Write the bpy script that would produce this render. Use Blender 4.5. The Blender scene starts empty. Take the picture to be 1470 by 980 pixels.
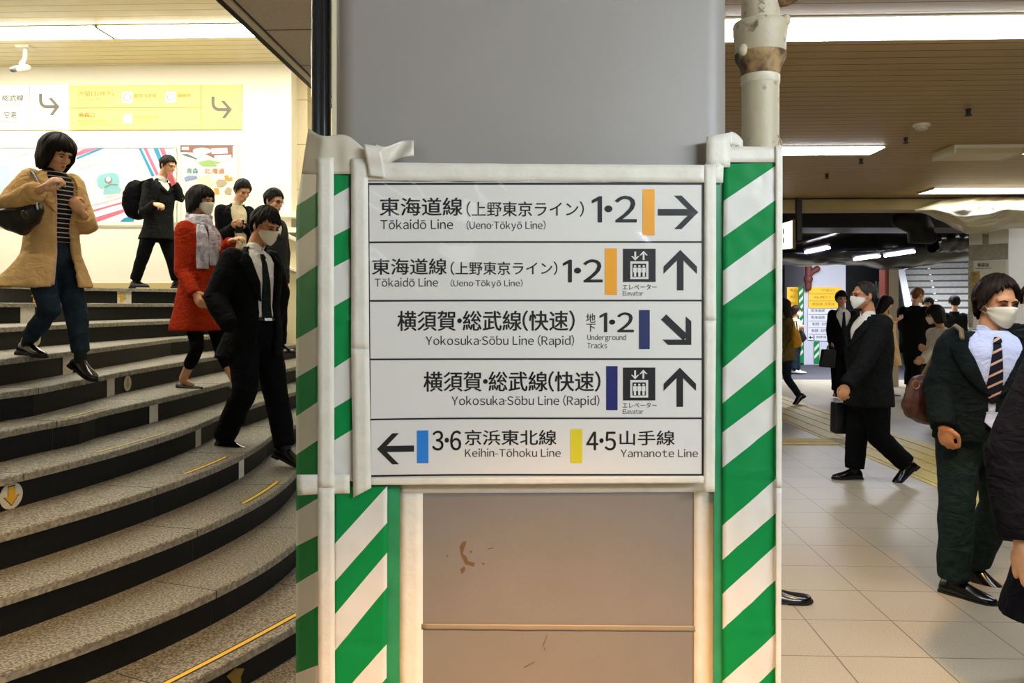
import bpy, bmesh, math, random
import numpy as np
from mathutils import Vector, Matrix, noise

# ------------------------------------------------------------------ camera, world, exposure
F, CX, HZ, EYE = 1160.0, 735.0, 438.0, 1.47          # focal length in px, image centre x, horizon row, eye height
SC = bpy.context.scene
COL = SC.collection
cam_d = bpy.data.cameras.new('camera')
cam_d.sensor_width = 36.0
cam_d.lens = 36.0 * F / 1470.0
cam_d.shift_y = (HZ - 490.0) / 1470.0
cam_d.clip_start = 0.05
cam = bpy.data.objects.new('camera', cam_d)
COL.objects.link(cam)
cam.location = (0, 0, EYE)
cam.rotation_euler = (math.pi / 2, 0, 0)
SC.camera = cam
SC.view_settings.view_transform = 'Standard'
SC.view_settings.look = 'None'
SC.view_settings.gamma = 1.0
SC.view_settings.use_curve_mapping = False
SC.view_settings.exposure = 0.0

WORLD_STRENGTH = 0.10
w = bpy.data.worlds.new('world')
SC.world = w
w.use_nodes = True
w.node_tree.nodes['Background'].inputs[0].default_value = (1.0, 0.93, 0.8, 1)
w.node_tree.nodes['Background'].inputs[1].default_value = WORLD_STRENGTH

LAMP_HALL = 29.0        # emission of the fluorescent tubes over the stairs
LAMP_SIDE = 20.0        # emission of the tubes over the corridor
LAMP_FAR = 12.0
YAW = math.radians(2.17)                             # the building's grid is turned this much against the view
CS, SN = math.cos(YAW), math.sin(YAW)


def G(gx, gy, z=0.0):
    """building grid -> world"""
    return Vector((gx * CS + gy * SN, -gx * SN + gy * CS, z))


def P(px, py, d):
    """a point seen at photo pixel (px, py), d metres in front of the camera plane"""
    return Vector(((px - CX) / F * d, d, EYE - (py - HZ) / F * d))


def gd(c):
    """depth along a pixel column of the plane grid-y = c"""
    return lambda px: c / (CS + (px - CX) / F * SN)


def PP(px, py, d):
    dd = d(px) if callable(d) else d
    return P(px, py, dd)


def area(name, loc, target, sx, sy, power, color):
    l = bpy.data.lights.new(name, 'AREA')
    l.shape = 'RECTANGLE'
    l.size, l.size_y = sx, sy
    l.energy = power
    l.color = color
    o = bpy.data.objects.new(name, l)
    COL.objects.link(o)
    o.location = loc
    o.rotation_euler = (Vector(target) - Vector(loc)).to_track_quat('-Z', 'Y').to_euler()
    return o


# the corridor behind the camera: cool ceiling tubes, unseen and aimed at the column
area('corridor_tube_light', (2.1, -0.5, 2.52), (0.5, 1.7, 1.5), 2.4, 0.4, 135, (0.78, 0.89, 1.0))
area('corridor_tube_light', (-1.6, -2.6, 2.52), (-0.2, 1.7, 1.3), 2.4, 0.4, 14, (0.86, 0.92, 1.0))


def fill_spot(name, loc, target, power, cone, col=(1.0, 0.60, 0.24), blend=0.9, size=0.06):
    l = bpy.data.lights.new(name, 'SPOT')
    l.energy = power
    l.color = col
    l.spot_size = math.radians(cone)
    l.spot_blend = blend
    l.shadow_soft_size = size
    o = bpy.data.objects.new(name, l)
    COL.objects.link(o)
    o.location = loc
    o.rotation_euler = (Vector(target) - Vector(loc)).to_track_quat('-Z', 'Y').to_euler()
    return o


# added warm spots, no real lamps: they tint lower column, floor and steps
fill_spot('warm_fill_spot', (0.1, 0.1, 2.55), (0.1, 1.40, 0.0), 560, 47, blend=1.0, col=(1.0, 0.50, 0.16))
fill_spot('warm_fill_spot', (1.8, 2.3, 2.55), (1.8, 3.3, 0.0), 190, 75)
fill_spot('warm_fill_spot', (-1.5, 1.3, 2.58), (-1.7, 2.5, 0.3), 300, 75)

# ------------------------------------------------------------------ materials
MATS = {}


def lin(h):
    """'#rrggbb' or (r,g,b) 0..255 -> linear"""
    if isinstance(h, str):
        h = h.lstrip('#')
        h = [int(h[i:i + 2], 16) for i in (0, 2, 4)]
    return tuple(((c / 255) / 12.92 if c / 255 <= 0.04045 else ((c / 255 + 0.055) / 1.055) ** 2.4) for c in h)


def mat(name, col, rough=0.6, metal=0.0, var=0.0, scale=8.0, bump=0.0, bscale=60.0, emit=None, estr=0.0, spec=0.5,
        trans=0.0, alpha=1.0, coat=0.0):
    if name in MATS:
        return MATS[name]
    m = bpy.data.materials.new(name)
    m.use_nodes = True
    nt = m.node_tree
    b = nt.nodes['Principled BSDF']
    c = lin(col) if not (isinstance(col, tuple) and max(col) <= 1.0) else col
    b.inputs['Base Color'].default_value = (*c, 1)
    b.inputs['Roughness'].default_value = rough
    b.inputs['Metallic'].default_value = metal
    b.inputs['Specular IOR Level'].default_value = spec
    b.inputs['Transmission Weight'].default_value = trans
    b.inputs['Alpha'].default_value = alpha
    b.inputs['Coat Weight'].default_value = coat
    if emit is not None:
        b.inputs['Emission Color'].default_value = (*lin(emit), 1)
        b.inputs['Emission Strength'].default_value = estr
    tc = nt.nodes.new('ShaderNodeTexCoord')
    if var > 0:
        n = nt.nodes.new('ShaderNodeTexNoise')
        n.inputs['Scale'].default_value = scale
        n.inputs['Detail'].default_value = 6
        nt.links.new(tc.outputs['Object'], n.inputs['Vector'])
        r = nt.nodes.new('ShaderNodeValToRGB')
        r.color_ramp.elements[0].position = 0.3
        r.color_ramp.elements[1].position = 0.7
        r.color_ramp.elements[0].color = (*[x * (1 - var) for x in c], 1)
        r.color_ramp.elements[1].color = (*[min(1, x * (1 + var)) for x in c], 1)
        nt.links.new(n.outputs['Fac'], r.inputs['Fac'])
        nt.links.new(r.outputs['Color'], b.inputs['Base Color'])
    if bump > 0:
        n2 = nt.nodes.new('ShaderNodeTexNoise')
        n2.inputs['Scale'].default_value = bscale
        n2.inputs['Detail'].default_value = 4
        nt.links.new(tc.outputs['Object'], n2.inputs['Vector'])
        bp = nt.nodes.new('ShaderNodeBump')
        bp.inputs['Strength'].default_value = bump
        bp.inputs['Distance'].default_value = 0.01
        nt.links.new(n2.outputs['Fac'], bp.inputs['Height'])
        nt.links.new(bp.outputs['Normal'], b.inputs['Normal'])
    MATS[name] = m
    return m


def nd(m, t, **kw):
    n = m.node_tree.nodes.new(t)
    for k, v in kw.items():
        n.inputs[k].default_value = v
    return n


def lk(m, a, b):
    m.node_tree.links.new(a, b)


def math_node(m, op, a, b=None):
    n = m.node_tree.nodes.new('ShaderNodeMath')
    n.operation = op
    for i, v in enumerate((a, b)):
        if v is None:
            continue
        if isinstance(v, (int, float)):
            n.inputs[i].default_value = v
        else:
            lk(m, v, n.inputs[i])
    return n.outputs[0]


def grid_coords(m):
    """world position turned into the building grid"""
    geo = m.node_tree.nodes.new('ShaderNodeNewGeometry')
    sep = m.node_tree.nodes.new('ShaderNodeSeparateXYZ')
    lk(m, geo.outputs['Position'], sep.inputs[0])
    x, y, z = sep.outputs
    gx = math_node(m, 'SUBTRACT', math_node(m, 'MULTIPLY', x, CS), math_node(m, 'MULTIPLY', y, SN))
    gy = math_node(m, 'ADD', math_node(m, 'MULTIPLY', x, SN), math_node(m, 'MULTIPLY', y, CS))
    return gx, gy, z


def groove(m, coord, pitch, off, wid):
    """1 inside a joint of the given width, every pitch"""
    a = math_node(m, 'FRACT', math_node(m, 'DIVIDE', math_node(m, 'SUBTRACT', coord, off), pitch))
    a = math_node(m, 'ABSOLUTE', math_node(m, 'SUBTRACT', a, 0.5))
    return math_node(m, 'GREATER_THAN', a, 0.5 - wid / pitch / 2)


def mixc(m, fac, c1, c2):
    n = m.node_tree.nodes.new('ShaderNodeMix')
    n.data_type = 'RGBA'
    for sock, v in ((n.inputs[0], fac), (n.inputs[6], c1), (n.inputs[7], c2)):
        if isinstance(v, (int, float)):
            sock.default_value = v
        elif isinstance(v, tuple):
            sock.default_value = (*v, 1)
        else:
            lk(m, v, sock)
    return n.outputs[2]


def noise_fac(m, scale, detail=6, lo=0.35, hi=0.65, coord='Object', stretch=None):
    tc = m.node_tree.nodes.new('ShaderNodeTexCoord')
    n = nd(m, 'ShaderNodeTexNoise', Scale=scale, Detail=detail)
    src = tc.outputs[coord]
    if stretch:
        mp = m.node_tree.nodes.new('ShaderNodeMapping')
        mp.inputs['Scale'].default_value = stretch
        lk(m, src, mp.inputs[0])
        src = mp.outputs[0]
    lk(m, src, n.inputs['Vector'])
    r = m.node_tree.nodes.new('ShaderNodeMapRange')
    r.inputs['From Min'].default_value = lo
    r.inputs['From Max'].default_value = hi
    lk(m, n.outputs['Fac'], r.inputs[0])
    return r.outputs[0]


def tiled(name, col, joint, px_, py_, ox, oy, wid, axes='xy', rough=0.4, speck=0.12, sscale=120, spec=0.5, big=0.06):
    """surface with straight joints on the building grid"""
    m = mat(name, col, rough, spec=spec)
    b = m.node_tree.nodes['Principled BSDF']
    gx, gy, gz = grid_coords(m)
    cc = {'x': gx, 'y': gy, 'z': gz}
    g = None
    if px_:
        g = groove(m, cc[axes[0]], px_, ox, wid)
    if py_:
        g2 = groove(m, cc[axes[1]], py_, oy, wid)
        g = g2 if g is None else math_node(m, 'MAXIMUM', g, g2)
    c = lin(col)
    base = mixc(m, noise_fac(m, sscale), tuple(x * (1 - speck) for x in c), tuple(min(1, x * (1 + speck)) for x in c))
    base = mixc(m, math_node(m, 'MULTIPLY', noise_fac(m, 0.8, 3), big * 4), base, tuple(x * 0.75 for x in c))
    lk(m, mixc(m, g, base, lin(joint)), b.inputs['Base Color'])
    bp = nd(m, 'ShaderNodeBump', Strength=0.5, Distance=0.003)
    lk(m, math_node(m, 'SUBTRACT', 1.0, g), bp.inputs['Height'])
    lk(m, bp.outputs[0], b.inputs['Normal'])
    return m


# ------------------------------------------------------------------ objects
ORG = {}


def tag(o, label=None, cat=None, group=None, kind=None):
    if label:
        o['label'] = label
    if cat:
        o['category'] = cat
    if group:
        o['group'] = group
    if kind:
        o['kind'] = kind
    return o


def thing(name, label, cat, loc, group=None):
    o = bpy.data.objects.new(name, None)
    COL.objects.link(o)
    o.location = loc
    o.empty_display_size = 0.1
    ORG[o.name] = Vector(loc)
    return tag(o, label, cat, group)


class MB:
    def __init__(self):
        self.v, self.f, self.m = [], [], []

    def add(self, vs, fs, mi=0):
        b = len(self.v)
        self.v += [Vector(p) for p in vs]
        for f in fs:
            self.f.append([b + i for i in f])
            self.m.append(mi)
        return self

    def quad(self, a, b, c, d, mi=0):
        return self.add([a, b, c, d], [(0, 1, 2, 3)], mi)

    def box(self, lo, hi, mi=0, fn=None):
        x0, y0, z0 = lo
        x1, y1, z1 = hi
        vs = [(x0, y0, z0), (x1, y0, z0), (x1, y1, z0), (x0, y1, z0), (x0, y0, z1), (x1, y0, z1), (x1, y1, z1), (x0, y1, z1)]
        if fn:
            vs = [fn(*p) for p in vs]
        return self.add(vs, [(0, 3, 2, 1), (4, 5, 6, 7), (0, 1, 5, 4), (1, 2, 6, 5), (2, 3, 7, 6), (3, 0, 4, 7)], mi)

    def prism(self, pts, off, mi=0):
        """extrude a planar polygon by a vector"""
        n = len(pts)
        pts = [Vector(p) for p in pts]
        off = Vector(off)
        vs = pts + [p + off for p in pts]
        fs = [tuple(range(n))[::-1], tuple(range(n, 2 * n))] + [(i, (i + 1) % n, n + (i + 1) % n, n + i) for i in range(n)]
        return self.add(vs, fs, mi)

    def rings(self, rings, mi=0, close=True, caps=True):
        n = len(rings[0])
        b = len(self.v)
        for r in rings:
            self.v += [Vector(p) for p in r]
        for i in range(len(rings) - 1):
            for j in range(n if close else n - 1):
                k = (j + 1) % n
                self.f.append([b + i * n + j, b + i * n + k, b + (i + 1) * n + k, b + (i + 1) * n + j])
                self.m.append(mi)
        if caps and close:
            self.f.append([b + j for j in range(n)][::-1])
            self.m.append(mi)
            e = b + (len(rings) - 1) * n
            self.f.append([e + j for j in range(n)])
            self.m.append(mi)
        return self

    def tube(self, pts, rad, n=14, mi=0, flat=None, dome=True, open_end=False):
        """a round limb through pts with a radius per point; flat = (axis, factor) squeezes the section"""
        pts = [Vector(p) for p in pts]
        if not isinstance(rad, (list, tuple)):
            rad = [rad] * len(pts)
        rings = []
        prev = None
        P2, R2, T2 = [], [], []
        for i, p in enumerate(pts):
            t = (pts[min(i + 1, len(pts) - 1)] - pts[max(i - 1, 0)])
            t = t.normalized() if t.length > 1e-9 else Vector((0, 0, 1))
            P2.append(p)
            R2.append(rad[i])
            T2.append(t)
        if dome:
            t0 = (pts[1] - pts[0]).normalized()
            t1 = (pts[-1] - pts[-2]).normalized()
            P2 = [pts[0] - t0 * rad[0] * 0.92, pts[0] - t0 * rad[0] * 0.6] + P2
            R2 = [rad[0] * 0.39, rad[0] * 0.8] + R2
            T2 = [t0, t0] + T2
            if not open_end:
                P2 += [pts[-1] + t1 * rad[-1] * 0.6, pts[-1] + t1 * rad[-1] * 0.92]
                R2 += [rad[-1] * 0.8, rad[-1] * 0.39]
                T2 += [t1, t1]
        for p, r, t in zip(P2, R2, T2):
            if prev is None:
                a = Vector((0, 0, 1)) if abs(t.z) < 0.9 else Vector((0, 1, 0))
                u = t.cross(a).normalized()
            else:
                u = (prev - t * prev.dot(t)).normalized()
            prev = u
            vv = t.cross(u)
            ring = []
            for k in range(n):
                an = 2 * math.pi * k / n
                q = u * math.cos(an) * r + vv * math.sin(an) * r
                if flat:
                    ax, fac = flat
                    ax = Vector(ax).normalized()
                    q = q - ax * q.dot(ax) * (1 - fac)
                ring.append(p + q)
            rings.append(ring)
        return self.rings(rings, mi)

    def ell(self, c, ax, rad, nu=18, nv=12, mi=0):
        """ellipsoid at c with axes (three vectors) and radii"""
        c = Vector(c)
        rings = []
        for i in range(1, nv):
            ph = math.pi * i / nv
            rings.append([c + ax[0] * rad[0] * math.sin(ph) * math.cos(2 * math.pi * k / nu) + ax[1] * rad[1] * math.sin(ph) * math.sin(2 * math.pi * k / nu)
                          + ax[2] * rad[2] * math.cos(ph) for k in range(nu)])
        b = len(self.v)
        self.rings(rings, mi, caps=False)
        top, bot = len(self.v), len(self.v) + 1
        self.v += [c + ax[2] * rad[2], c - ax[2] * rad[2]]
        e = b + (nv - 2) * nu
        for k in range(nu):
            self.f.append([top, b + (k + 1) % nu, b + k])
            self.f.append([bot, e + k, e + (k + 1) % nu])
            self.m += [mi, mi]
        return self

    def grid(self, fn, nu, nv, mi=0, wrap=False):
        b = len(self.v)
        for i in range(nu + 1):
            for j in range(nv + 1):
                self.v.append(Vector(fn(i / nu, j / nv)))
        for i in range(nu):
            for j in range(nv):
                q = [b + i * (nv + 1) + j, b + (i + 1) * (nv + 1) + j, b + (i + 1) * (nv + 1) + j + 1, b + i * (nv + 1) + j + 1]
                self.f.append(q)
                self.m.append(mi)
        return self

    def lathe(self, prof, c, n=24, mi=0):
        """prof: (radius, z) list round a vertical axis at c"""
        c = Vector(c)
        return self.rings([[c + Vector((r * math.cos(2 * math.pi * k / n), r * math.sin(2 * math.pi * k / n), z)) for k in range(n)] for r, z in prof], mi)


def build(name, mb, mats, parent=None, smooth=True, loc=None, label=None):
    """link a MB as ONE mesh object; its vertices are given in world space"""
    if not isinstance(mats, (list, tuple)):
        mats = [mats]
    if parent is not None:
        org = ORG[parent.name]
    else:
        org = Vector(loc) if loc is not None else None
        if org is None:
            xs = [v.x for v in mb.v]; ys = [v.y for v in mb.v]; zs = [v.z for v in mb.v]
            org = Vector(((min(xs) + max(xs)) / 2, (min(ys) + max(ys)) / 2, min(zs)))
    me = bpy.data.meshes.new(name)
    me.from_pydata([tuple(v - org) for v in mb.v], [], mb.f)
    for m in mats:
        me.materials.append(m)
    me.polygons.foreach_set('material_index', mb.m)
    if smooth:
        me.polygons.foreach_set('use_smooth', [True] * len(me.polygons))
    me.update()
    o = bpy.data.objects.new(name, me)
    COL.objects.link(o)
    if parent is not None:
        o.parent = parent
    else:
        o.location = org
    ORG[o.name] = org
    if label:
        o['label'] = label
    return o


def modified(o, *mods):
    """apply modifiers given as (type, {settings}) and keep the resulting mesh"""
    for t, kw in mods:
        md = o.modifiers.new(t.lower(), t)
        for k, v in kw.items():
            setattr(md, k, v)
    dg = bpy.context.evaluated_depsgraph_get()
    dg.update()
    me = bpy.data.meshes.new_from_object(o.evaluated_get(dg))
    old = o.data
    o.modifiers.clear()
    o.data = me
    bpy.data.meshes.remove(old)
    me.name = o.name
    return o


def autosmooth(o, ang=35):
    me = o.data
    bm = bmesh.new()
    bm.from_mesh(me)
    bmesh.ops.recalc_face_normals(bm, faces=bm.faces)
    for f in bm.faces:
        f.smooth = True
    for e in bm.edges:
        if len(e.link_faces) == 2 and e.calc_face_angle(0) > math.radians(ang):
            e.smooth = False
    bm.to_mesh(me)
    bm.free()
    return o


def struct(name, mb, mats, smooth=False, **k):
    o = build(name, mb, mats, None, smooth, **k)
    o['kind'] = 'structure'
    return o


def recalc(o):
    bm = bmesh.new()
    bm.from_mesh(o.data)
    bmesh.ops.remove_doubles(bm, verts=bm.verts, dist=1e-5)
    bmesh.ops.recalc_face_normals(bm, faces=bm.faces)
    bm.to_mesh(o.data)
    bm.free()
    return o


def nz(x, y, z=0.0, s=1.0):
    return noise.noise(Vector((x * s, y * s, z * s)))


# lettering: a text curve turned to a mesh and fitted to the rectangle it fills in the place
_tc = bpy.data.curves.new('lettering_source', 'FONT')
_to = bpy.data.objects.new('lettering_source', _tc)
_cache = {}


def glyphs(body, bold=0.0, res=3):
    k = (body, bold, res)
    if k in _cache:
        return _cache[k]
    if _to.name not in COL.objects:
        COL.objects.link(_to)
    _tc.body = body
    _tc.size = 1.0
    _tc.resolution_u = res
    _tc.offset = bold
    dg = bpy.context.evaluated_depsgraph_get()
    dg.update()
    me = bpy.data.meshes.new_from_object(_to.evaluated_get(dg))
    n = len(me.vertices)
    co = np.empty(n * 3)
    me.vertices.foreach_get('co', co)
    co = co.reshape(-1, 3)
    fs = [tuple(p.vertices) for p in me.polygons]
    bpy.data.meshes.remove(me)
    _cache[k] = (co, fs)
    return co, fs


def glyph_row(body, res=3):
    """one line set glyph by glyph: full-width forms for the Latin letters, close-set punctuation"""
    V, Fc, x = [], [], 0.0
    for ch in body:
        if ch == ' ':
            x += 0.30
            continue
        macron = ch in 'ōŌ'
        base = {'ō': 'o', 'Ō': 'O', '·': '・'}.get(ch, ch)
        latin = ord(base) < 127
        g = chr(ord(base) + 0xFEE0) if latin else base
        co, fs = glyphs(g, 0.0, res)
        if base == '1':
            co = np.array([(.20, 0, 0), (.285, 0, 0), (.285, .733, 0), (.225, .733, 0), (.05, .625, 0), (.05, .545, 0), (.20, .625, 0)])
            fs = [tuple(range(7))]
        elif base == '-':
            co, fs = np.array([(0, .25, 0), (.30, .25, 0), (.30, .305, 0), (0, .305, 0)]), [(0, 1, 2, 3)]
        elif ch == '·':
            k_ = 0.55 if any(c_.islower() for c_ in body) else 0.85
            co = co.mean(0) + (co - co.mean(0)) * k_
        lo, hi = co.min(0), co.max(0)
        if latin or base == '・':
            pad = 0.055 if base not in '()・' else 0.03
            off, adv = x + pad - lo[0], (hi[0] - lo[0]) + 2 * pad
        else:
            ad = 1.0
            off, adv = x, ad
        b0 = sum(len(v) for v in V)
        q = co.copy()
        q[:, 0] += off
        V.append(q)
        Fc += [tuple(b0 + i for i in f) for f in fs]
        if macron:
            b1 = b0 + len(q)
            w_ = hi[0] - lo[0]
            m0, m1, yb = off + lo[0] + w_ * .16, off + hi[0] - w_ * .16, hi[1] + .09
            V.append(np.array([(m0, yb, 0), (m1, yb, 0), (m1, yb + .06, 0), (m0, yb + .06, 0)]))
            Fc.append((b1, b1 + 1, b1 + 2, b1 + 3))
        x += adv
    return np.concatenate(V), Fc


def letters(mb, body, x0, y0, x1, y1, d, bold=0.0, mi=0, res=3, fn=None, row=False):
    """body filling the photo rectangle x0..x1, y0..y1 on the plane at depth d"""
    co, fs = glyph_row(body, res) if row else glyphs(body, min(bold, 0.0), res)
    lo, hi = co.min(0), co.max(0)
    fn = fn or (lambda px, py: PP(px, py, d))
    # a heavier stroke is the same lettering printed again a hair's breadth away
    sx, sy = (x1 - x0) / (hi[0] - lo[0]), (y1 - y0) / (hi[1] - lo[1])
    o_ = max(bold, 0.0) * 0.5 * sy
    for dx, dy in (((-o_, 0), (o_, 0), (0, -o_ * .6), (0, o_ * .6)) if o_ > 0 else ((0, 0),)):
        vs = [fn(x0 + (c[0] - lo[0]) * sx + dx, y1 - (c[1] - lo[1]) * sy + dy) for c in co]
        mb.add(vs, fs, mi)
    return mb


def poly(mb, pts, d, mi=0, fn=None):
    fn = fn or (lambda px, py: PP(px, py, d))
    return mb.add([fn(*p) for p in pts], [tuple(range(len(pts)))], mi)


def rect(mb, x0, y0, x1, y1, d, mi=0, fn=None):
    return poly(mb, [(x0, y0), (x1, y0), (x1, y1), (x0, y1)], d, mi, fn)


def slab(mb, pts, d, th, mi=0):
    """flat polygon with thickness th behind it"""
    v = [PP(x, y, d) for x, y in pts]
    return mb.prism(v, (0, th, 0), mi)
# ================================================================== the room
M_floor = tiled('floor_tile', '#b3a78f', '#5d5342', 0.396, 0.396, 1.228, 3.435, 0.005, rough=0.32, speck=0.16, sscale=160)
M_asph = mat('floor_dark', '#4a4a52', 0.7, var=0.25, scale=60)
M_slat_r = tiled('ceiling_slat_side', '#a4874f', '#33240c', 0, 0.098, 0, 0.03, 0.008, rough=0.55, speck=0.05, sscale=6, big=0.2)
M_slat_l = tiled('ceiling_slat_hall', '#e9dcb4', '#a58f58', 0, 0.17, 0, 0.03, 0.012, rough=0.5, speck=0.03, sscale=5)
M_soffit = tiled('soffit_panel', '#d6cec2', '#4c4338', 0, 0.49, 0, 3.28, 0.010, rough=0.6, speck=0.06, sscale=60)
M_wall = mat('wall_cream', '#f3eedb', 0.5, var=0.03, scale=2)
M_walltile = tiled('wall_beige_tile', '#d6c8a4', '#9a8b68', 0, 0.60, 0, 4.23 - 0.6 * 7, 0.012, axes='yz', rough=0.5, speck=0.05, sscale=40)
M_dark = mat('dark_void', '#16171a', 0.8)
M_trimw = mat('trim_cream_metal', '#e9e2cc', 0.3, 0.0)
M_trimd = mat('trim_dark_metal', '#1c2024', 0.3, 0.4)

HALL_Z, SIDE_Z, LAND_Z, LOW_Z = 4.64, 2.60, 1.66, -0.115
BACK = 10.5


def gbox(mb, x0, x1, y0, y1, z0, z1, mi=0):
    return mb.box((x0, y0, z0), (x1, y1, z1), mi, fn=lambda a, b, c: G(a, b, c))


b = MB()
gbox(b, -0.62, 13, -4.0, 16.2, -0.3, 0.0, 0)
gbox(b, -0.62, 13, 16.2, 24.0, -0.3, 0.0, 1)
struct('floor', b, [M_floor, M_asph])
# tactile paving: two runs of ribbed yellow tiles in the floor
M_yel = mat('tactile_yellow', '#d9bf62', 0.5, var=0.12, scale=12)


def tactile(a0, a1, b0, b1, ribs):
    """ribbed tile run between two floor lines given in photo pixels"""
    mb = MB()
    g = lambda p: P(p[0], p[1], F * EYE / (p[1] - HZ))
    A0, A1, B0, B1 = g(a0), g(a1), g(b0), g(b1)
    up = Vector((0, 0, 0.004))
    mb.prism([A0, A1, B1, B0], up)
    for i in range(ribs):
        t0, t1 = (i + 0.22) / ribs, (i + 0.72) / ribs
        mb.prism([A0.lerp(B0, t0) + up, A1.lerp(B1, t0) + up, A1.lerp(B1, t1) + up, A0.lerp(B0, t1) + up], Vector((0, 0, 0.005)))
    return mb


k_ = struct('floor_tactile_path', tactile((1085, 556), (1560, 712), (1085, 588), (1560, 792), 5), M_yel)
k_ = struct('floor_tactile_branch', tactile((1060, 629.5), (1214, 629.5), (1060, 639), (1214, 639), 5), M_yel)

b = MB(); gbox(b, -9, -3.30, BACK, BACK + 0.25, LAND_Z - 0.3, HALL_Z); gbox(b, -9, -3.302, BACK - 0.012, BACK, LAND_Z - 0.3, LAND_Z + 0.105, 1)
struct('wall_back', b, [M_wall, mat('baseboard_beige', '#c9b37e', 0.5)])
b = MB(); gbox(b, -3.30, 0.2, 10.98, 11.2, -0.4, HALL_Z); gbox(b, -3.30, -3.16, BACK + 0.25, 10.98, -0.4, HALL_Z); struct('wall_recess', b, M_walltile)
b = MB(); gbox(b, -9.2, -9, -4.0, 11.2, -0.4, HALL_Z); struct('wall_left', b, M_wall)
b = MB(); gbox(b, -9.2, 13, -4.2, -4.0, -0.4, HALL_Z); struct('wall_rear', b, M_wall)
b = MB(); gbox(b, 13, 13.2, -4.2, 24, -0.3, 3.4); struct('wall_right', b, mat('wall_grey', '#7d786c', 0.6))
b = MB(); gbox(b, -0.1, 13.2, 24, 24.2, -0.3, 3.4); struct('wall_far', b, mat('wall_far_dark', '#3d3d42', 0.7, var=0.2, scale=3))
b = MB(); gbox(b, -9.2, -1.2, -4.2, 11.2, HALL_Z, HALL_Z + 0.15); struct('ceiling_hall', b, M_slat_l)
b = MB(); gbox(b, -1.15, 0.3, -4.2, 11.2, SIDE_Z, SIDE_Z + 0.1); struct('ceiling_soffit', b, M_soffit)
b = MB(); gbox(b, 0.3, 13.2, -4.2, 8.65, SIDE_Z, SIDE_Z + 0.1); struct('ceiling_side', b, M_slat_r)
b = MB(); gbox(b, -1.17, -1.05, -4.2, 11.2, SIDE_Z + 0.1, HALL_Z); struct('wall_bulkhead', b, M_wall)
b = MB(); gbox(b, -1.198, -1.172, -4.2, 11.2, SIDE_Z - 0.012, SIDE_Z + 0.14, 1); gbox(b, -1.172, -1.145, -4.2, 11.2, SIDE_Z - 0.012, SIDE_Z + 0.10, 0)
gbox(b, -1.145, -1.139, -4.2, 11.2, SIDE_Z - 0.004, SIDE_Z + 0.02, 1)
struct('trim_soffit_edge', b, [M_trimw, M_trimd])
b = MB(); gbox(b, 0.3, 13.2, 8.65, 8.95, 2.475, 2.70); gbox(b, 0.3, 13.2, 8.63, 8.65, 2.585, 2.60, 1)
struct('ceiling_beam', b, [mat('beam_brown', '#a48c50', 0.6, var=0.1, scale=4), M_trimd])
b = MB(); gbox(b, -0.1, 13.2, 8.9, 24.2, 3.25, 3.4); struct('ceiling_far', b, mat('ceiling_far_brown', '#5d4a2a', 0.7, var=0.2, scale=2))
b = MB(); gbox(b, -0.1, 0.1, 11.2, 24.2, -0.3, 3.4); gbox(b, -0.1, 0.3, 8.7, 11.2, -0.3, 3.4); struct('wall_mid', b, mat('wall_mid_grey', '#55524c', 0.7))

# ------------------------------------------------------------------ stairs: nosing lines read as plan curves
# each list: (photo x, photo y) of the upper nosing edge, with the height of that tread
NOS = [
    (1.660, [(0, 407.5), (120, 412.3), (215, 414.0), (262, 415.0)]),
    (1.490, None),
    (1.320, [(0, 469.5), (125, 464.0), (215, 460.8), (258, 459.3)]),
    (1.158, [(0, 515.5), (105, 503.2), (215, 490.0), (278, 482.0)]),
    (1.000, [(0, 562.5), (85, 548.0), (150, 537.0), (215, 526.5), (300, 512.5)]),
    (0.840, [(0, 619.5), (107, 597.4), (220, 573.8), (285, 558.3), (331, 547.0)]),
    (0.680, [(0, 686.0), (98, 664.7), (181, 641.8), (210, 635.7), (254, 615.8), (308, 600.5)]),
    (0.520, [(0, 765.0), (49, 752.7), (138, 729.0), (196, 711.6), (245, 695.0), (283, 678.5), (349, 647.5), (388, 629.5)]),
    (0.360, [(0, 857.6), (49, 841.5), (167, 804.8), (210, 791.0), (294, 756.5), (363, 718.3), (424, 681.5)]),
    (0.200, [(0, 967.8), (112, 928.0), (210, 889.7), (285, 856.8), (352, 830.0), (392, 801.7), (424, 778.0)]),
    (0.040, [(200, 1016), (283, 975.0), (348, 938.0), (426, 896.0)]),
]
YS = [1.2 + 0.1 * i for i in range(97)]            # plan samples, 1.2 .. 10.8 m
curves = []
for z, pts in NOS:
    if pts is None:
        curves.append(None)
        continue
    d = np.array([F * (EYE - z) / (y - HZ) for x, y in pts])
    X = np.array([(x - CX) / F * dd for (x, y), dd in zip(pts, d)])
    c = np.polyfit(d, X, 2 if len(pts) > 3 else 1)
    lo, hi = d.min() - 0.1, d.max() + 0.2
    f = np.poly1d(c)
    g = f.deriv()
    xs = []
    for Y in YS:
        if Y < lo:
            s = max(g(lo), 0.25)
            xs.append(f(lo) + s * (Y - lo) - 0.10 * (Y - lo) ** 2)
        elif Y > hi:
            xs.append(f(hi) + max(g(hi), 0.08) * (Y - hi))
        else:
            xs.append(f(Y))
    curves.append(np.array(xs))
curves[1] = curves[0] * 0.52 + curves[2] * 0.48
for k in range(1, len(curves)):                     # treads never narrower than 0.26 m
    curves[k] = np.maximum(curves[k], curves[k - 1] + 0.26)
LEV = [n[0] for n in NOS]


def step_x(k, Y):
    return float(np.interp(Y, YS, curves[k]))


def tread_z(X, Y):
    """height of the stair (or floor) under a plan point"""
    for k in range(len(curves)):
        if X <= step_x(k, Y):
            return LEV[k]
    return LOW_Z if X < -0.62 * 1 else 0.0


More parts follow.
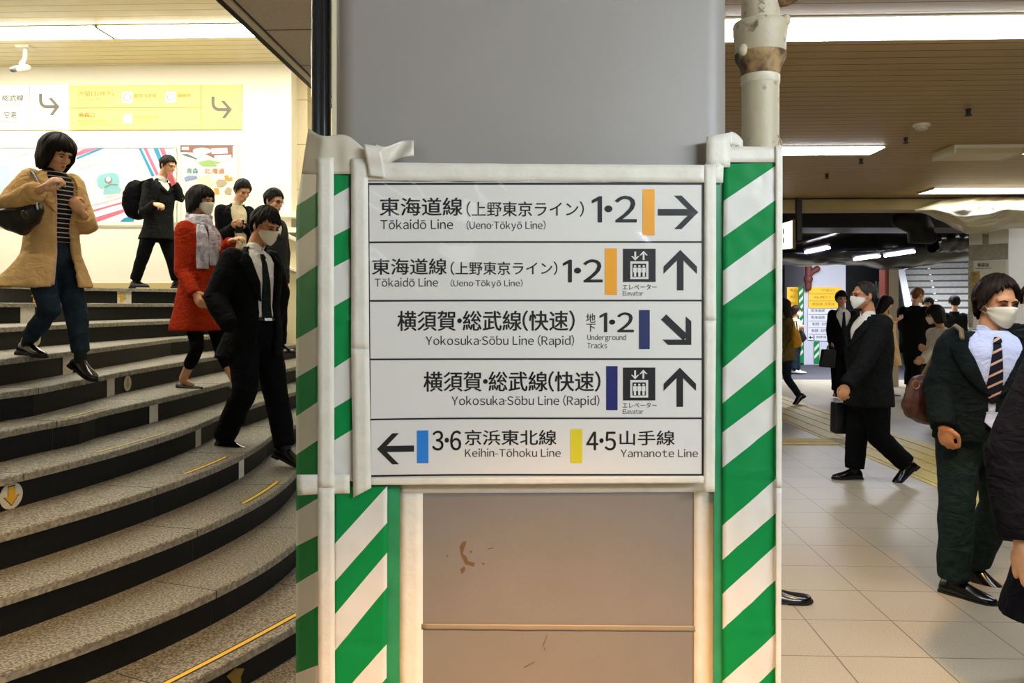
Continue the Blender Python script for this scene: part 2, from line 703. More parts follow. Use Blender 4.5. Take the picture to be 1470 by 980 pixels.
m = mat('granite', '#9b968a', 0.55)
bs = m.node_tree.nodes['Principled BSDF']
c1 = mixc(m, noise_fac(m, 95, 4, 0.40, 0.62), lin('#49453b'), lin('#aaa493'))
c2 = mixc(m, math_node(m, 'MULTIPLY', noise_fac(m, 240, 3, 0.56, 0.66), 0.65), c1, lin('#3a362e'))
c3 = mixc(m, math_node(m, 'MULTIPLY', noise_fac(m, 1.6, 3, 0.3, 0.8), 0.35), c2, lin('#76705f'))
lk(m, c3, bs.inputs['Base Color'])
bp = nd(m, 'ShaderNodeBump', Strength=0.35, Distance=0.002)
lk(m, noise_fac(m, 95, 4), bp.inputs['Height'])
lk(m, bp.outputs[0], bs.inputs['Normal'])
M_gran = m
M_gran_e = mat('granite_edge', '#8a8574', 0.75, var=0.45, scale=45, bump=0.9, bscale=45)
M_riser = mat('riser_black', '#0f1111', 0.5, var=0.3, scale=40, spec=0.25)
M_joint = mat('granite_joint', '#2a261e', 0.8)
stair = thing('staircase', 'curved granite staircase with black risers descending towards the wrapped column', 'stairs', Vector((-3.0, 5.0, LOW_Z)))
stair['kind'] = 'structure'
NOSE = 0.036


def inset(k, Y, off):
    """point off metres uphill from nosing k, measured square to the line"""
    e = 0.05
    t = Vector((step_x(k, Y + e) - step_x(k, Y - e), 2 * e)).normalized()
    n = Vector((-t.y, t.x))
    return Vector((step_x(k, Y) + n.x * off, Y + n.y * off))


for k in range(len(curves)):
    z = LEV[k]
    y_lo = 1.6 if k > 4 else 2.2
    ys = [y for y in YS if y_lo <= y <= (10.45 if k == 0 else 9.95)]
    mb = MB()
    prof = [(-0.0, -NOSE), (-0.003, -0.004), (0.004, 0.0)]
    if k == 0:
        back = [Vector((-8.95, y)) for y in ys]
    else:
        back = [Vector((step_x(k - 1, y) - 0.10, y)) for y in ys]
    rings = []
    for i, y in enumerate(ys):
        f0, f1 = inset(k, y, 0.0), inset(k, y, 0.006)
        rings.append([Vector((f0.x, f0.y, z - NOSE)), Vector((f0.x, f0.y, z - 0.005)), Vector((f1.x, f1.y, z)), Vector((back[i].x, back[i].y, z)), Vector((back[i].x, back[i].y, z - NOSE))])
    n0 = len(mb.f)
    mb.rings(rings)
    for j in range(n0, len(mb.f)):
        q = (j - n0) % 5
        if j < len(mb.f) - 2 and q == 0:
            mb.m[j] = 1
    o = build('tread', mb, [M_gran, M_gran_e], stair, smooth=False)
    recalc(o)
    # riser, set back under the nosing
    zb = LEV[k + 1] if k + 1 < len(LEV) else LOW_Z
    mb = MB()
    R = []
    for y in ys:
        a, c = inset(k, y, 0.03), inset(k, y, 0.07)
        R.append([Vector((a.x, a.y, zb - 0.02)), Vector((a.x, a.y, z - NOSE)), Vector((c.x, c.y, z - NOSE)), Vector((c.x, c.y, zb - 0.02))])
    mb.rings(R)
    recalc(build('riser', mb, M_riser, stair, smooth=False))
    # hairline joints between the granite slabs
    if k >= 4:
        mb = MB()
        L = 0.0
        nxt = {4: 0.5, 5: 0.9, 6: 0.3, 7: 0.75, 8: 0.55, 9: 0.2, 10: 0.6}[k]
        for i in range(1, len(ys)):
            L += (Vector((step_x(k, ys[i]), ys[i])) - Vector((step_x(k, ys[i - 1]), ys[i - 1]))).length
            if L > nxt and 1.9 < ys[i] < 8:
                nxt += 1.05
                a = inset(k, ys[i], -0.0008)
                c = inset(k, ys[i], 0.42)
                t = Vector((-(c - a).y, (c - a).x)).normalized() * 0.0022
                c = a + (c - a)
                # stop at the riser above
                for s in range(60):
                    q = a + (c - a) * (s / 59)
                    if tread_z(q.x, q.y) > z + 0.01:
                        c = q
                        break
                e = Vector((0, 0, 0.0006))
                A = [Vector((a.x + t.x, a.y + t.y, z)), Vector((a.x - t.x, a.y - t.y, z)), Vector((c.x - t.x, c.y - t.y, z)), Vector((c.x + t.x, c.y + t.y, z))]
                mb.prism([p for p in A], e)
                mb.prism([Vector((a.x + t.x, a.y + t.y, z)), Vector((a.x - t.x, a.y - t.y, z)), Vector((a.x - t.x, a.y - t.y, z - NOSE)), Vector((a.x + t.x, a.y + t.y, z - NOSE))], Vector((0.0008, -0.0004, 0)))
                r0 = inset(k, ys[i], 0.0295)
                mb.prism([Vector((r0.x + t.x * .6, r0.y + t.y * .6, z - NOSE)), Vector((r0.x - t.x * .6, r0.y - t.y * .6, z - NOSE)), Vector((r0.x - t.x * .6, r0.y - t.y * .6, zb)), Vector((r0.x + t.x * .6, r0.y + t.y * .6, zb))], Vector((0.0008, -0.0004, 0)), 1)
        if mb.v:
            o = build('slab_joint', mb, [M_joint, mat('riser_joint', '#2e2f2d', 0.6)], stair, smooth=False)
            o['kind'] = 'structure'
# lowest landing
b = MB(); b.box((-9.0, -0.5, -0.3), (-0.60, 10.9, LOW_Z))
o = build('landing', b, M_gran, stair, smooth=False)

# anti-slip strips: black band with a yellow line, following the nosing
M_black = mat('strip_black', '#14130f', 0.7)
M_yline = mat('strip_yellow', '#e9bd1a', 0.5, var=0.08, scale=30)
M_yfade = mat('strip_faded', '#b8a558', 0.6, var=0.2, scale=60)


def strip(k, ya, yb, off, faded=False):
    z = LEV[k]
    n = 24
    o1 = MB()
    for (u0, u1, h, mi) in ((0.0, 0.038, 0.0012, 0), (0.008, 0.030, 0.0018, 1)):
        R = []
        for i in range(n + 1):
            y = ya + (yb - ya) * i / n
            a, c = inset(k, y, off + u0), inset(k, y, off + u1)
            R.append([Vector((a.x, a.y, z)), Vector((c.x, c.y, z)), Vector((c.x, c.y, z + h)), Vector((a.x, a.y, z + h))])
        o1.rings(R, mi)
    recalc(build('anti_slip_strip', o1, [mat('strip_black_faded', '#6a675b', 0.8) if faded else M_black, M_yfade if faded else M_yline], stair, smooth=False))


def y_at(k, px):
    """plan depth where nosing k crosses photo column px"""
    for Y in np.arange(1.8, 9, 0.01):
        if (step_x(k, Y) / Y) * F + CX > px:
            return float(Y)
    return 9.0


strip(10, y_at(10, 225), y_at(10, 470), 0.055)
strip(8, y_at(8, 362), y_at(8, 412), 0.04)
strip(7, y_at(7, 280), y_at(7, 340), 0.05)
strip(6, y_at(6, 205), y_at(6, 250), 0.04, True)
strip(6, y_at(6, 150), y_at(6, 206), 0.04, True)
strip(5, y_at(5, 100), y_at(5, 165), 0.04, True)

# white lane tape on the risers and round direction stickers
M_tape_w = mat('lane_tape', '#ddd8c8', 0.6, var=0.08, scale=20)
M_stick = mat('sticker_disc', '#cfc9b4', 0.5, var=0.1, scale=30)
M_stick_y = mat('sticker_arrow', '#d9a81e', 0.5)


def on_riser(k, px, w_m, h0, h1, off=0.028):
    """frame on riser k at photo column px: returns fn(u, v, lift)"""
    Y = y_at(k, px)
    z = LEV[k]
    zb = LEV[k + 1] if k + 1 < len(LEV) else LOW_Z
    e = 0.05
    t = Vector((step_x(k, Y + e) - step_x(k, Y - e), 2 * e, 0)).normalized()
    n = Vector((t.y, -t.x, 0))
    p = inset(k, Y, off)
    return lambda u, v, l=0.0: Vector((p.x, p.y, zb)) + t * u + n * l + Vector((0, 0, v * (z - NOSE - zb)))


for k, px, wd in ((0, 219, .17), (1, 43, .16), (3, 103, .14), (4, 164, .12), (5, 226, .11), (6, 290, .10), (7, 352, .09), (0, 262, .12)):
    if px == 262:
        continue
    f = on_riser(k, px, wd, 0, 1)
    mb = MB().prism([f(-wd / 2, 0.0), f(wd / 2, 0.0), f(wd / 2, 1.0), f(-wd / 2, 1.0)], f(0, 0, 0.002) - f(0, 0, 0))
    build('lane_tape', mb, M_tape_w, stair, smooth=False)


def sticker(k, px, r, up=False, pale=False):
    f = on_riser(k, px, r, 0, 1)
    z = LEV[k]
    zb = LEV[k + 1] if k + 1 < len(LEV) else LOW_Z
    H = z - NOSE - zb
    q = lambda u, w, l: f(u, 0.5 + w / H, l)
    mb = MB().prism([q(r * math.cos(a * math.pi / 14), r * math.sin(a * math.pi / 14), 0) for a in range(28)], q(0, 0, .0015) - q(0, 0, 0), 0)
    s = r / 0.065 * (-1 if not up else 1)
    arrow = [(-.018, -.045), (.018, -.045), (.018, .0), (.04, .0), (0, .045), (-.04, .0), (-.018, .0)]
    if not pale:
        mb.prism([q(x * s * 1.14, y * s * 1.12, .0015) for x, y in arrow], q(0, 0, .0008) - q(0, 0, 0), 2)
    mb.prism([q(x * s, y * s, .0018) for x, y in arrow], q(0, 0, .0012) - q(0, 0, 0), 1)
    recalc(build('direction_sticker', mb, [M_stick, M_stick_y if not pale else M_yfade, M_black], stair, smooth=False))


sticker(6, 22, 0.062)
sticker(4, 188, 0.055, pale=True)
sticker(2, 57, 0.055, pale=True)
sticker(0, 240, 0.055, pale=True)
for k, px in ((0, 53), (0, 176)):
    f = on_riser(k, px, .06, 0, 1)
    s = .05
    arrow = [(-.018, -.05), (.018, -.05), (.018, .0), (.042, .0), (0, .05), (-.042, .0), (-.018, .0)]
    mb = MB().prism([f(x * 1.1, .5 + y * 1.1 / .134, 0) for x, y in arrow], f(0, 0, .002) - f(0, 0, 0))
    build('arrow_sticker', mb, M_stick_y, stair, smooth=False)
f = on_riser(10, 345, .06, 0, 1)
mb = MB().prism([f(x * 1.0, .42 + y / .134, 0) for x, y in [(-.05, .04), (.0, .055), (.05, .03), (.03, .0), (.035, -.05), (-.04, -.05), (-.02, .0)]], f(0, 0, .002) - f(0, 0, 0))
build('arrow_sticker', mb, mat('sticker_dull', '#8d7426', 0.6), stair, smooth=False)

# parapet and ledges in the corner behind the stairs
b = MB()
A = [P(372, 322, 9.9), P(470, 366, 9.9), P(470, 560, 9.9), P(372, 560, 9.9)]
b.prism(A, (0, 0.14, 0))
b.prism([P(372, 318, 9.86), P(470, 362, 9.86), P(470, 367, 9.86), P(372, 323, 9.86)], (0, 0.22, 0), 1)
b.prism([P(372, 366, 9.85), P(470, 404, 9.85), P(470, 408, 9.85), P(372, 370, 9.85)], (0, 0.05, 0), 1)
struct('wall_parapet', b, [mat('parapet_cream', '#e3d6a6', 0.5), mat('parapet_coping', '#efe9d6', 0.4)])
for n, (y0, y1) in enumerate(((304, 311), (326, 333))):
    b = MB(); slab(b, [(388, y0), (470, y0 + 1), (470, y1 + 1), (388, y1)], 10.5, 0.4)
    struct('trim_%d' % (n + 1), b, mat('ledge_white', '#f2ecda', 0.4))
b = MB(); slab(b, [(388, 300), (470, 300), (470, 350), (388, 350)], 10.94, 0.03); struct('trim_3', b, mat('ledge_brown', '#7f6a40', 0.6))
# ================================================================== the wrapped column in the middle
D0 = 1.70
M_panel = mat('column_sheet', '#9a948c', 0.42, var=0.04, scale=3, bump=0.05, bscale=400, spec=0.4)
M_stain = mat('sheet_stain', '#6b5030', 0.7)
M_tape = mat('masking_tape', '#e4dfcf', 0.5, var=0.05, scale=25, bump=0.15, bscale=60)
M_tape2 = mat('masking_tape_seam', '#d7d0bd', 0.5, var=0.05, scale=25)


def rounded(x0, x1, y0, y1, r, n=6):
    pts = []
    for cx, cy, a0 in ((x1 - r, y0 + r, -90), (x1 - r, y1 - r, 0), (x0 + r, y1 - r, 90), (x0 + r, y0 + r, 180)):
        for i in range(n + 1):
            a = math.radians(a0 + 90 * i / n)
            pts.append((cx + r * math.cos(a), cy + r * math.sin(a)))
    return pts


xl, xr = P(476, 0, D0).x, P(1049, 0, D0).x
col_root = thing('clad_column', 'grey sheet-clad square column in the middle, wrapped for building work', 'column', Vector((0.04, D0 + 0.4, 0)))
col_root['kind'] = 'structure'
ring = rounded(xl, xr, D0, D0 + 0.85, 0.05, 10)
mb = MB().rings([[Vector((x, y, z)) for x, y in ring] for z in (-0.1, 0.9, SIDE_Z)])
autosmooth(build('cladding', mb, M_panel, col_root), 30)
# lower sheet, its taped edges and a seam
mb = MB()
slab(mb, [(606, 706), (998, 704), (998, 1320), (606, 1320)], D0 - 0.004, 0.004)
build('lower_sheet', mb, mat('lower_sheet_grey', '#837c73', 0.5, var=0.05, scale=5, bump=0.05, bscale=400, spec=0.3), col_root, smooth=False)
mb = MB()


def crumple(a, d, nu=30, nv=4, amp=0.0015, s=30, mi=0, mb_=None):
    """a taped strip over four photo corners (tl, tr, br, bl), slightly creased, with thickness"""
    q = [Vector((x, y, 0)) for x, y in a]

    def pt(u, v, lift):
        x = (1 - u) * ((1 - v) * q[0].x + v * q[3].x) + u * ((1 - v) * q[1].x + v * q[2].x)
        y = (1 - u) * ((1 - v) * q[0].y + v * q[3].y) + u * ((1 - v) * q[1].y + v * q[2].y)
        p = P(x, y, d)
        p.y += amp * nz(p.x, p.z * 1.3, d, s) - lift
        return p
    R = []
    mb_ = mb_ or MB()
    b0 = len(mb_.v)
    mb_.grid(lambda u, v: pt(u, v, 0.0004), nu, nv, mi)
    return mb_


def tape(parent, a, d, nu=6, nv=6, amp=0.0012, s=26, m=None, name='tape_strip'):
    lx = max(abs(a[1][0] - a[0][0]), 1)
    ly = max(abs(a[3][1] - a[0][1]), 1)
    nu, nv = max(3, int(lx / 9)), max(3, int(ly / 9))
    o = build(name, crumple(a, d, nu, nv, amp, s), m or M_tape, parent)
    modified(o, ('SOLIDIFY', dict(thickness=0.0012, offset=1)))
    return o


tape(col_root, [(573, 702), (607, 702), (607, 1300), (573, 1300)], D0 - 0.006)
tape(col_root, [(996, 702), (1026, 702), (1026, 1300), (996, 1300)], D0 - 0.006)
tape(col_root, [(573, 684), (1020, 684), (1020, 706), (573, 708)], D0 - 0.0065)
tape(col_root, [(605, 895), (998, 898), (998, 906), (605, 903)], D0 - 0.0062, m=mat('clear_tape_seam', '#94856c', 0.45))
# rust marks and scratches on the lower sheet
mb = MB()
for pts in ([(664, 778), (670, 776), (667, 786), (664, 794), (670, 799), (672, 805), (682, 808), (680, 813), (668, 809), (662, 796), (660, 785)],
            [(661, 817), (667, 812), (668, 818), (663, 824)], [(674, 791), (678, 790), (677, 794)], [(640, 797), (643, 796), (643, 799)],
            [(700, 787), (709, 785.5), (709, 786.6), (700, 788)], [(692, 808), (696, 808), (694, 811)],
            [(779, 927), (785, 911), (785.8, 911.5), (780, 927.5)], [(752, 957), (768, 949), (768, 950), (752, 958.5)], [(781, 930), (783, 929), (782, 934)]):
    poly(mb, pts, D0 - 0.0048)
build('rust_mark', mb, M_stain, col_root, smooth=False)
# light strip beside the pipe
mb = MB(); slab(mb, [(476.5, -200), (483, -200), (483, 205), (476.5, 205)], D0 - 0.001, 0.002)
build('edge_strip', mb, mat('edge_strip_cream', '#d9d2b0', 0.5), col_root, smooth=False)

# ---------------------------------------------------------------- pipes
M_pipe_d = mat('pipe_dark_paint', '#26303a', 0.22, var=0.06, scale=10, coat=0.4)
c = P(461, 0, 1.80)
pr = thing('drain_pipe', 'dark glossy vertical pipe left of the grey column', 'pipe', Vector((c.x, c.y, 0)))
mb = MB().lathe([(0.0215, 0.0), (0.0215, SIDE_Z)], Vector((c.x, c.y, 0)), 28)
autosmooth(build('pipe', mb, M_pipe_d, pr), 40)
mb = MB().lathe([(0.006, 0.0), (0.006, SIDE_Z)], Vector((c.x + 0.012, c.y - 0.021, 0)), 10)
autosmooth(build('conduit', mb, M_pipe_d, pr), 40)
mb = MB().lathe([(0.030, 2.50), (0.032, 2.51), (0.032, 2.55), (0.026, 2.56)], Vector((c.x, c.y, 0)), 24)
autosmooth(build('collar', mb, M_pipe_d, pr), 40)

m = mat('pipe_cream_paint', '#c5b898', 0.5, bump=0.25, bscale=35)
bs = m.node_tree.nodes['Principled BSDF']
cc = mixc(m, noise_fac(m, 30, 6, 0.60, 0.72), lin('#bfb294'), lin('#6d5f45'))
lk(m, cc, bs.inputs['Base Color'])
M_pipe_c = m
m = mat('pipe_rust', '#8d6a42', 0.7, bump=0.4, bscale=40)
bs = m.node_tree.nodes['Principled BSDF']
cc = mixc(m, noise_fac(m, 22, 6, 0.42, 0.6), lin('#a98a5c'), lin('#5b3d1e'))
lk(m, mixc(m, noise_fac(m, 14, 4, 0.55, 0.68), cc, lin('#26211a')), bs.inputs['Base Color'])
M_rust = m
DP = 1.82
c = P(1091.5, 0, DP)
C0 = Vector((c.x, c.y, 0))
zz = lambda py: EYE - (py - HZ) / F * DP
pr2 = thing('drain_pipe', 'cream cast-iron drain pipe with a rusty socket right of the column', 'pipe', C0)
R1, R2 = 26.0 / F * DP, 38.0 / F * DP
autosmooth(build('pipe', MB().lathe([(R1, zz(245)), (R1, zz(122))], C0, 32), M_pipe_c, pr2), 40)
autosmooth(build('socket', MB().lathe([(R1 * 1.02, zz(108)), (R1 * 1.08, zz(98)), (R2 * .92, zz(85)), (R2 * .94, zz(60)), (R2 * .98, zz(54)), (R2 * 1.0, zz(48)), (R2 * 1.02, zz(38)), (R2 * .98, zz(34)), (R1, zz(33))], C0, 32), M_pipe_c, pr2), 40)
autosmooth(build('rust_patch', MB().lathe([(R1 * 1.035, zz(109)), (R1 * 1.10, zz(98)), (R2 * .935, zz(85)), (R2 * .945, zz(78))], C0, 32), M_rust, pr2), 40)
autosmooth(build('paint_band', MB().lathe([(R1 * 1.01, zz(122)), (R1 * 1.05, zz(120)), (R1 * 1.05, zz(110)), (R1 * 1.01, zz(109))], C0, 32), mat('pipe_band', '#d3c8ae', 0.5, var=0.15, scale=40), pr2), 40)
autosmooth(build('upper_pipe', MB().lathe([(R1 * 1.02, zz(36)), (R1 * 1.02, zz(0)), (R1 * 1.06, SIDE_Z)], C0, 32), M_pipe_c, pr2), 40)
bend = MB().tube([C0 + Vector((0.0, 0, zz(-2))), C0 + Vector((0.045, -0.01, zz(-12))), C0 + Vector((0.085, -0.015, zz(-30)))], [0.026, 0.026, 0.026], 18)
autosmooth(build('elbow', bend, M_pipe_c, pr2), 60)
autosmooth(build('elbow_mouth', MB().tube([C0 + Vector((0.045, -0.02, zz(2))), C0 + Vector((0.068, -0.024, zz(-5)))], 0.02, 14), M_rust, pr2), 60)
for a in (-2.55, -0.6):
    mb = MB()
    p = C0 + Vector((math.cos(a) * R2 * .95, math.sin(a) * R2 * .95, zz(78 if a < -2 else 36)))
    mb.ell(p, (Vector((1, 0, 0)), Vector((0, 1, 0)), Vector((0, 0, 1))), (.011, .009, .014), 12, 8)
    build('lug', mb, M_pipe_c, pr2)
mb = MB()
mb2 = MB()
for i, ch in enumerate('KXB'):
    y1 = 27 - i * 10.5
    a0 = -1.95
    co, fs = glyphs(ch, 0.02)
    lo, hi = co.min(0), co.max(0)
    vs = []
    for q in co:
        s = (q[0] - lo[0]) / (hi[0] - lo[0])
        t = (q[1] - lo[1]) / (hi[1] - lo[1])
        an = a0 + 0.30 * t
        zc = zz(y1 - 9 * s)
        vs.append(C0 + Vector((math.cos(an) * R1 * 1.045, math.sin(an) * R1 * 1.045, zc)))
    mb2.add(vs, fs)
o = build('cast_lettering', mb2, mat('cast_letter', '#8f8468', 0.6), pr2, smooth=False)

# ---------------------------------------------------------------- green and white hazard film
M_gr = mat('film_green', '#0d8743', 0.5, var=0.05, scale=14, spec=0.15)
M_gr2 = mat('film_green_under', '#2f8f5c', 0.3, var=0.12, scale=20, coat=0.2)
M_wh = mat('film_white', '#dcdad0', 0.42, var=0.04, scale=10, coat=0.06, spec=0.35)


def film(parent, name, xL, xR, edges, first, plane, amp=0.004, s=9.0, step=6.0, creases=()):
    """edges: (left y, right y) from the top; colours alternate, first = index (0 green, 1 white) of the first band"""
    mb = MB()
    nu = max(6, int((xR(0) - xL(0)) / 7))

    def pt(px, py):
        p = plane(px, py)
        h = amp * (nz(p.x * 1.4, p.z * 0.7, 1.3, s) + 0.5 * nz(p.x * 2 + p.z, p.z - p.x, 4.1, s * 2.2))
        for cy in creases:
            h += 0.0034 * math.exp(-((py - cy - 2 * math.sin(px * .05)) / 3.0) ** 2) - 0.0016 * math.exp(-((py - cy - 6) / 5.0) ** 2)
        return p + Vector((0, -h, 0))
    for i in range(len(edges) - 1):
        (l0, r0), (l1, r1) = edges[i], edges[i + 1]
        nv = max(2, int(max(l1 - l0, r1 - r0) / step))
        mi = (first + i) % 2
        base = len(mb.v)

        def fn(u, v):
            yl, yr = l0 + (l1 - l0) * v, r0 + (r1 - r0) * v
            y = yl + (yr - yl) * u
            x = xL(y) + (xR(y) - xL(y)) * u
            return pt(x, y)
        mb.grid(fn, nu, nv, mi)
    o = build(name, mb, [M_gr, M_wh], parent)
    bm = bmesh.new(); bm.from_mesh(o.data)
    bmesh.ops.remove_doubles(bm, verts=bm.verts, dist=1e-5)
    bmesh.ops.recalc_face_normals(bm, faces=bm.faces)
    bm.to_mesh(o.data); bm.free()
    modified(o, ('SOLIDIFY', dict(thickness=0.0015, offset=-1)))
    return o


cst = lambda v: (lambda y: v)
ramp = lambda y0, v0, y1, v1: (lambda y: v0 + (v1 - v0) * (min(max(y, y0), y1) - y0) / (y1 - y0))

# right corner guard
DG = 1.668
rg = thing('corner_guard', 'green and white striped film guard on the column, right of the sign', 'corner guard', P(1078, 0, DG).xy.to_3d())
plane_r = lambda px, py: P(px, py, DG)
ed = [(231.6, 231.6), (288.3, 233.8), (340.6, 282.4), (388.6, 329), (438.5, 380.5), (528.2, 459.7), (578.7, 512.3), (620.6, 560), (671, 607.3), (753.7, 685), (803.5, 734), (852, 781), (902.6, 830.6), (978, 907), (1030, 955), (1080, 1003), (1130, 1052), (1205, 1126), (1256, 1175), (1310, 1225)]
film(rg, 'striped_film', ramp(230, 1038.8, 500, 1037.5), ramp(230, 1119.5, 900, 1115.5), ed, 0, plane_r, creases=(448, 680, 905))
mb = MB()
slab(mb, [(1026, 262), (1039, 262), (1039, 1310), (1024, 1310)], DG + 0.006, 0.002)
build('under_film', mb, M_gr2, rg, smooth=False)
# the guard's round back, behind the film
mb = MB()
ga, gb = P(1118, 0, DG + 0.003), P(1121, 0, 1.93)
gtop = EYE - (215 - HZ) / F * DG
mb.prism([Vector((ga.x, ga.y, 0)), Vector((gb.x, gb.y, 0)), Vector((gb.x - .003, gb.y, 0)), Vector((ga.x - .004, ga.y + .004, 0)), Vector((ga.x - .10, ga.y + .004, 0)), Vector((ga.x - .10, ga.y, 0))], (0, 0, gtop))
build('backing_board', mb, mat('board_white', '#d9d5c4', 0.6), rg, smooth=False)
tape(rg, [(1113.5, 209), (1123.5, 209), (1122, 700), (1114, 700)], DG - 0.0075)
tape(rg, [(1114, 700), (1122, 700), (1120, 1310), (1112.5, 1310)], DG - 0.0075)
tape(rg, [(1014, 209), (1123.5, 211), (1121, 233), (1014, 233)], DG - 0.004, amp=0.003)
tape(rg, [(1014, 196), (1049, 190), (1048, 240), (1014, 240)], DG - 0.005, amp=0.004)
tape(rg, [(1013, 233), (1039, 233), (1038, 262), (1013, 262)], DG - 0.0045)
flap = MB().grid(lambda u, v: P(1048 + 18 * u, 189 + 13 * u * u + (20 - 8 * u) * v, DG + 0.03 * u - .004), 6, 4)
modified(build('tape_flap', flap, M_tape, rg), ('SOLIDIFY', dict(thickness=0.001)))
mb = MB().tube([P(1117, 212, DG), P(1119, 198, DG), P(1116, 193, DG + .01), P(1122, 204, DG), P(1123, 212, DG)], .0012, 6)
build('loose_string', mb, mat('string', '#b9ad8c', 0.7), rg)

# left corner guard: a face towards the viewer and a narrow face turned to the stairs
DL = 1.672
lg = thing('corner_guard', 'green and white striped film guard folded round the column, left of the sign', 'corner guard', P(480, 0, DL).xy.to_3d())
plane_l = lambda px, py: P(px, py, DL)
ed = [(235.6, 235.6), (292, 268.7), (348, 326.8), (392.6, 371), (450.6, 426), (540, 512), (596, 570), (643, 616), (681, 674)]
ed[-1] = (700, 674)
film(lg, 'striped_film', cst(461.5), ramp(235, 501, 690, 507), ed[:-1] + [(690, 690)], 0, plane_l, creases=(458,))
ed = [(698, 697), (783, 697.5), (837.8, 750), (884.6, 793), (936.7, 843), (1010, 924), (1060, 972), (1110, 1020), (1160, 1070), (1240, 1150), (1310, 1310)]
film(lg, 'striped_film', cst(478), ramp(690, 556, 1000, 555), ed, 0, plane_l, creases=(915,))
mb = MB(); slab(mb, [(555, 690), (574, 690), (573, 1310), (555, 1310)], DL + 0.010, 0.003)
build('under_film', mb, M_gr2, lg, smooth=False)
A, B_ = P(458, 0, DL).xy, P(425, 0, 1.83).xy


def plane_s(px, py):
    # the side face runs back from the fold at px 458 to the outer edge at px 425
    t = (458 - px) / 33.0
    d = DL + (1.83 - DL) * t
    return P(px, py, d)


ed = [(150, 150), (294.7, 274.8), (346.7, 323.8), (401, 380), (486.7, 468.4), (542.4, 523.5), (597.5, 576), (652.6, 631), (733.7, 714.6), (784, 768), (837.8, 818.7), (889, 869), (966, 954), (1020, 1008), (1070, 1060), (1120, 1110), (1200, 1190), (1310, 1310)]
film(lg, 'striped_film', ramp(180, 443, 300, 425), cst(457), [(215, 195)] + ed[1:], 1, plane_s, amp=0.004)
# grey dust-white sheet folded over the top of the guard
mb = MB()


def hood(u, v):
    top = 184 + 36 * u ** 1.2 + 6 * math.sin(u * 9)
    y = top + (250 - top) * v
    x = 443 - 10 * v + (548 - 443 + 4 * v) * u
    p = P(x, y, DL + 0.03 * (1 - min(1, u * 5)) - 0.004)
    p.y += 0.006 * nz(p.x * 2, p.z, 2.0, 14)
    return p


modified(build('sheet_hood', MB().grid(hood, 26, 10), mat('dust_sheet', '#d2c9b2', 0.6, var=0.08, scale=8), lg), ('SOLIDIFY', dict(thickness=0.0012)))
tape(lg, [(456, 226), (479, 226), (480, 700), (456, 700)], DL - 0.007)
tape(lg, [(456, 700), (480, 700), (482, 1310), (458, 1310)], DL - 0.007)
tape(lg, [(427, 681), (502, 681), (502, 708), (427, 710)], DL - 0.006, amp=0.002)
o = tape(lg, [(426, 681), (458, 681), (458, 709), (427, 711)], DL + 0.02)
pl = MB().grid(lambda u, v: P(538 + 56 * u, 206 - 4 * u + 8 * math.sin(u * 5) * (1 - u) + 28 * v - 6 * u * v, DL - 0.012 - 0.012 * math.sin(u * 6 + v * 3)), 14, 8)
modified(build('tape_flap', pl, M_tape, lg), ('SOLIDIFY', dict(thickness=0.001)))
pl = MB().grid(lambda u, v: P(522 + 24 * u + 8 * v, 207 + 45 * v + 3 * u, DL - 0.020 - 0.004 * math.sin(v * 6)), 6, 10)
modified(build('tape_flap', pl, M_tape, lg), ('SOLIDIFY', dict(thickness=0.001)))

# ---------------------------------------------------------------- the direction sign
DS = 1.664
M_paper = mat('sign_paper', '#e3e0d8', 0.55, spec=0.3)
M_ink = mat('sign_ink', '#0c0c0e', 0.5)
M_thin = mat('sign_ink_thin', '#1a1a1c', 0.5)
sg = thing('direction_sign', 'white taped paper sign with five rows of train lines on the column', 'sign', P(768, 472, DS))


def SP(px, py, lift=0.0):
    """paper surface: hung a little askew and not quite flat"""
    u, v = (px - 768) / 240, (py - 472) / 212
    d = DS + 0.0022 * nz(u * 1.2, v * 1.5, 0.4, 1.0)
    px += 3.0 * (v * 0.5 + 0.5) * max(0, -u - 0.2) * 1.2
    py += 2.2 * max(0.0, -u - 0.25) ** 2 * (1.5 if v > .3 else 0.4)
    return P(px, py, d - lift)


mb = MB().grid(lambda u, v: SP(512 + 506 * u, 254 + 436 * v), 50, 40)
o = build('paper', mb, M_paper, sg)
modified(o, ('SOLIDIFY', dict(thickness=0.001, offset=1)))
LF = 0.0008
sf = lambda px, py: SP(px, py, LF)


def seg_rect(mb, x0, y0, x1, y1, n=1, mi=0, fn=sf):
    for i in range(n):
        if x1 - x0 > y1 - y0:
            a, c = x0 + (x1 - x0) * i / n, x0 + (x1 - x0) * (i + 1) / n
            rect(mb, a, y0, c, y1, 0, mi, fn)
        else:
            a, c = y0 + (y1 - y0) * i / n, y0 + (y1 - y0) * (i + 1) / n
            rect(mb, x0, a, x1, c, 0, mi, fn)
    return mb


mb = MB()
seg_rect(mb, 526, 262, 1011, 265, 40)
seg_rect(mb, 530, 680, 1011, 682.5, 40)
seg_rect(mb, 526.5, 262, 530, 682, 40)
seg_rect(mb, 1007.5, 262, 1010.5, 682, 40)
for y in (346, 430, 514, 599):
    seg_rect(mb, 528, y, 1009, y + 2.4, 40)
build('rule_lines', mb, M_ink, sg, smooth=False)


def line(body, x0, y0, x1, y1, bold=0.0, m=None, name='lettering'):
    mb = MB()
    letters(mb, body, x0, y0, x1, y1, 0, bold, fn=sf, row=True)
    return build(name, mb, m or M_ink, sg, smooth=False)


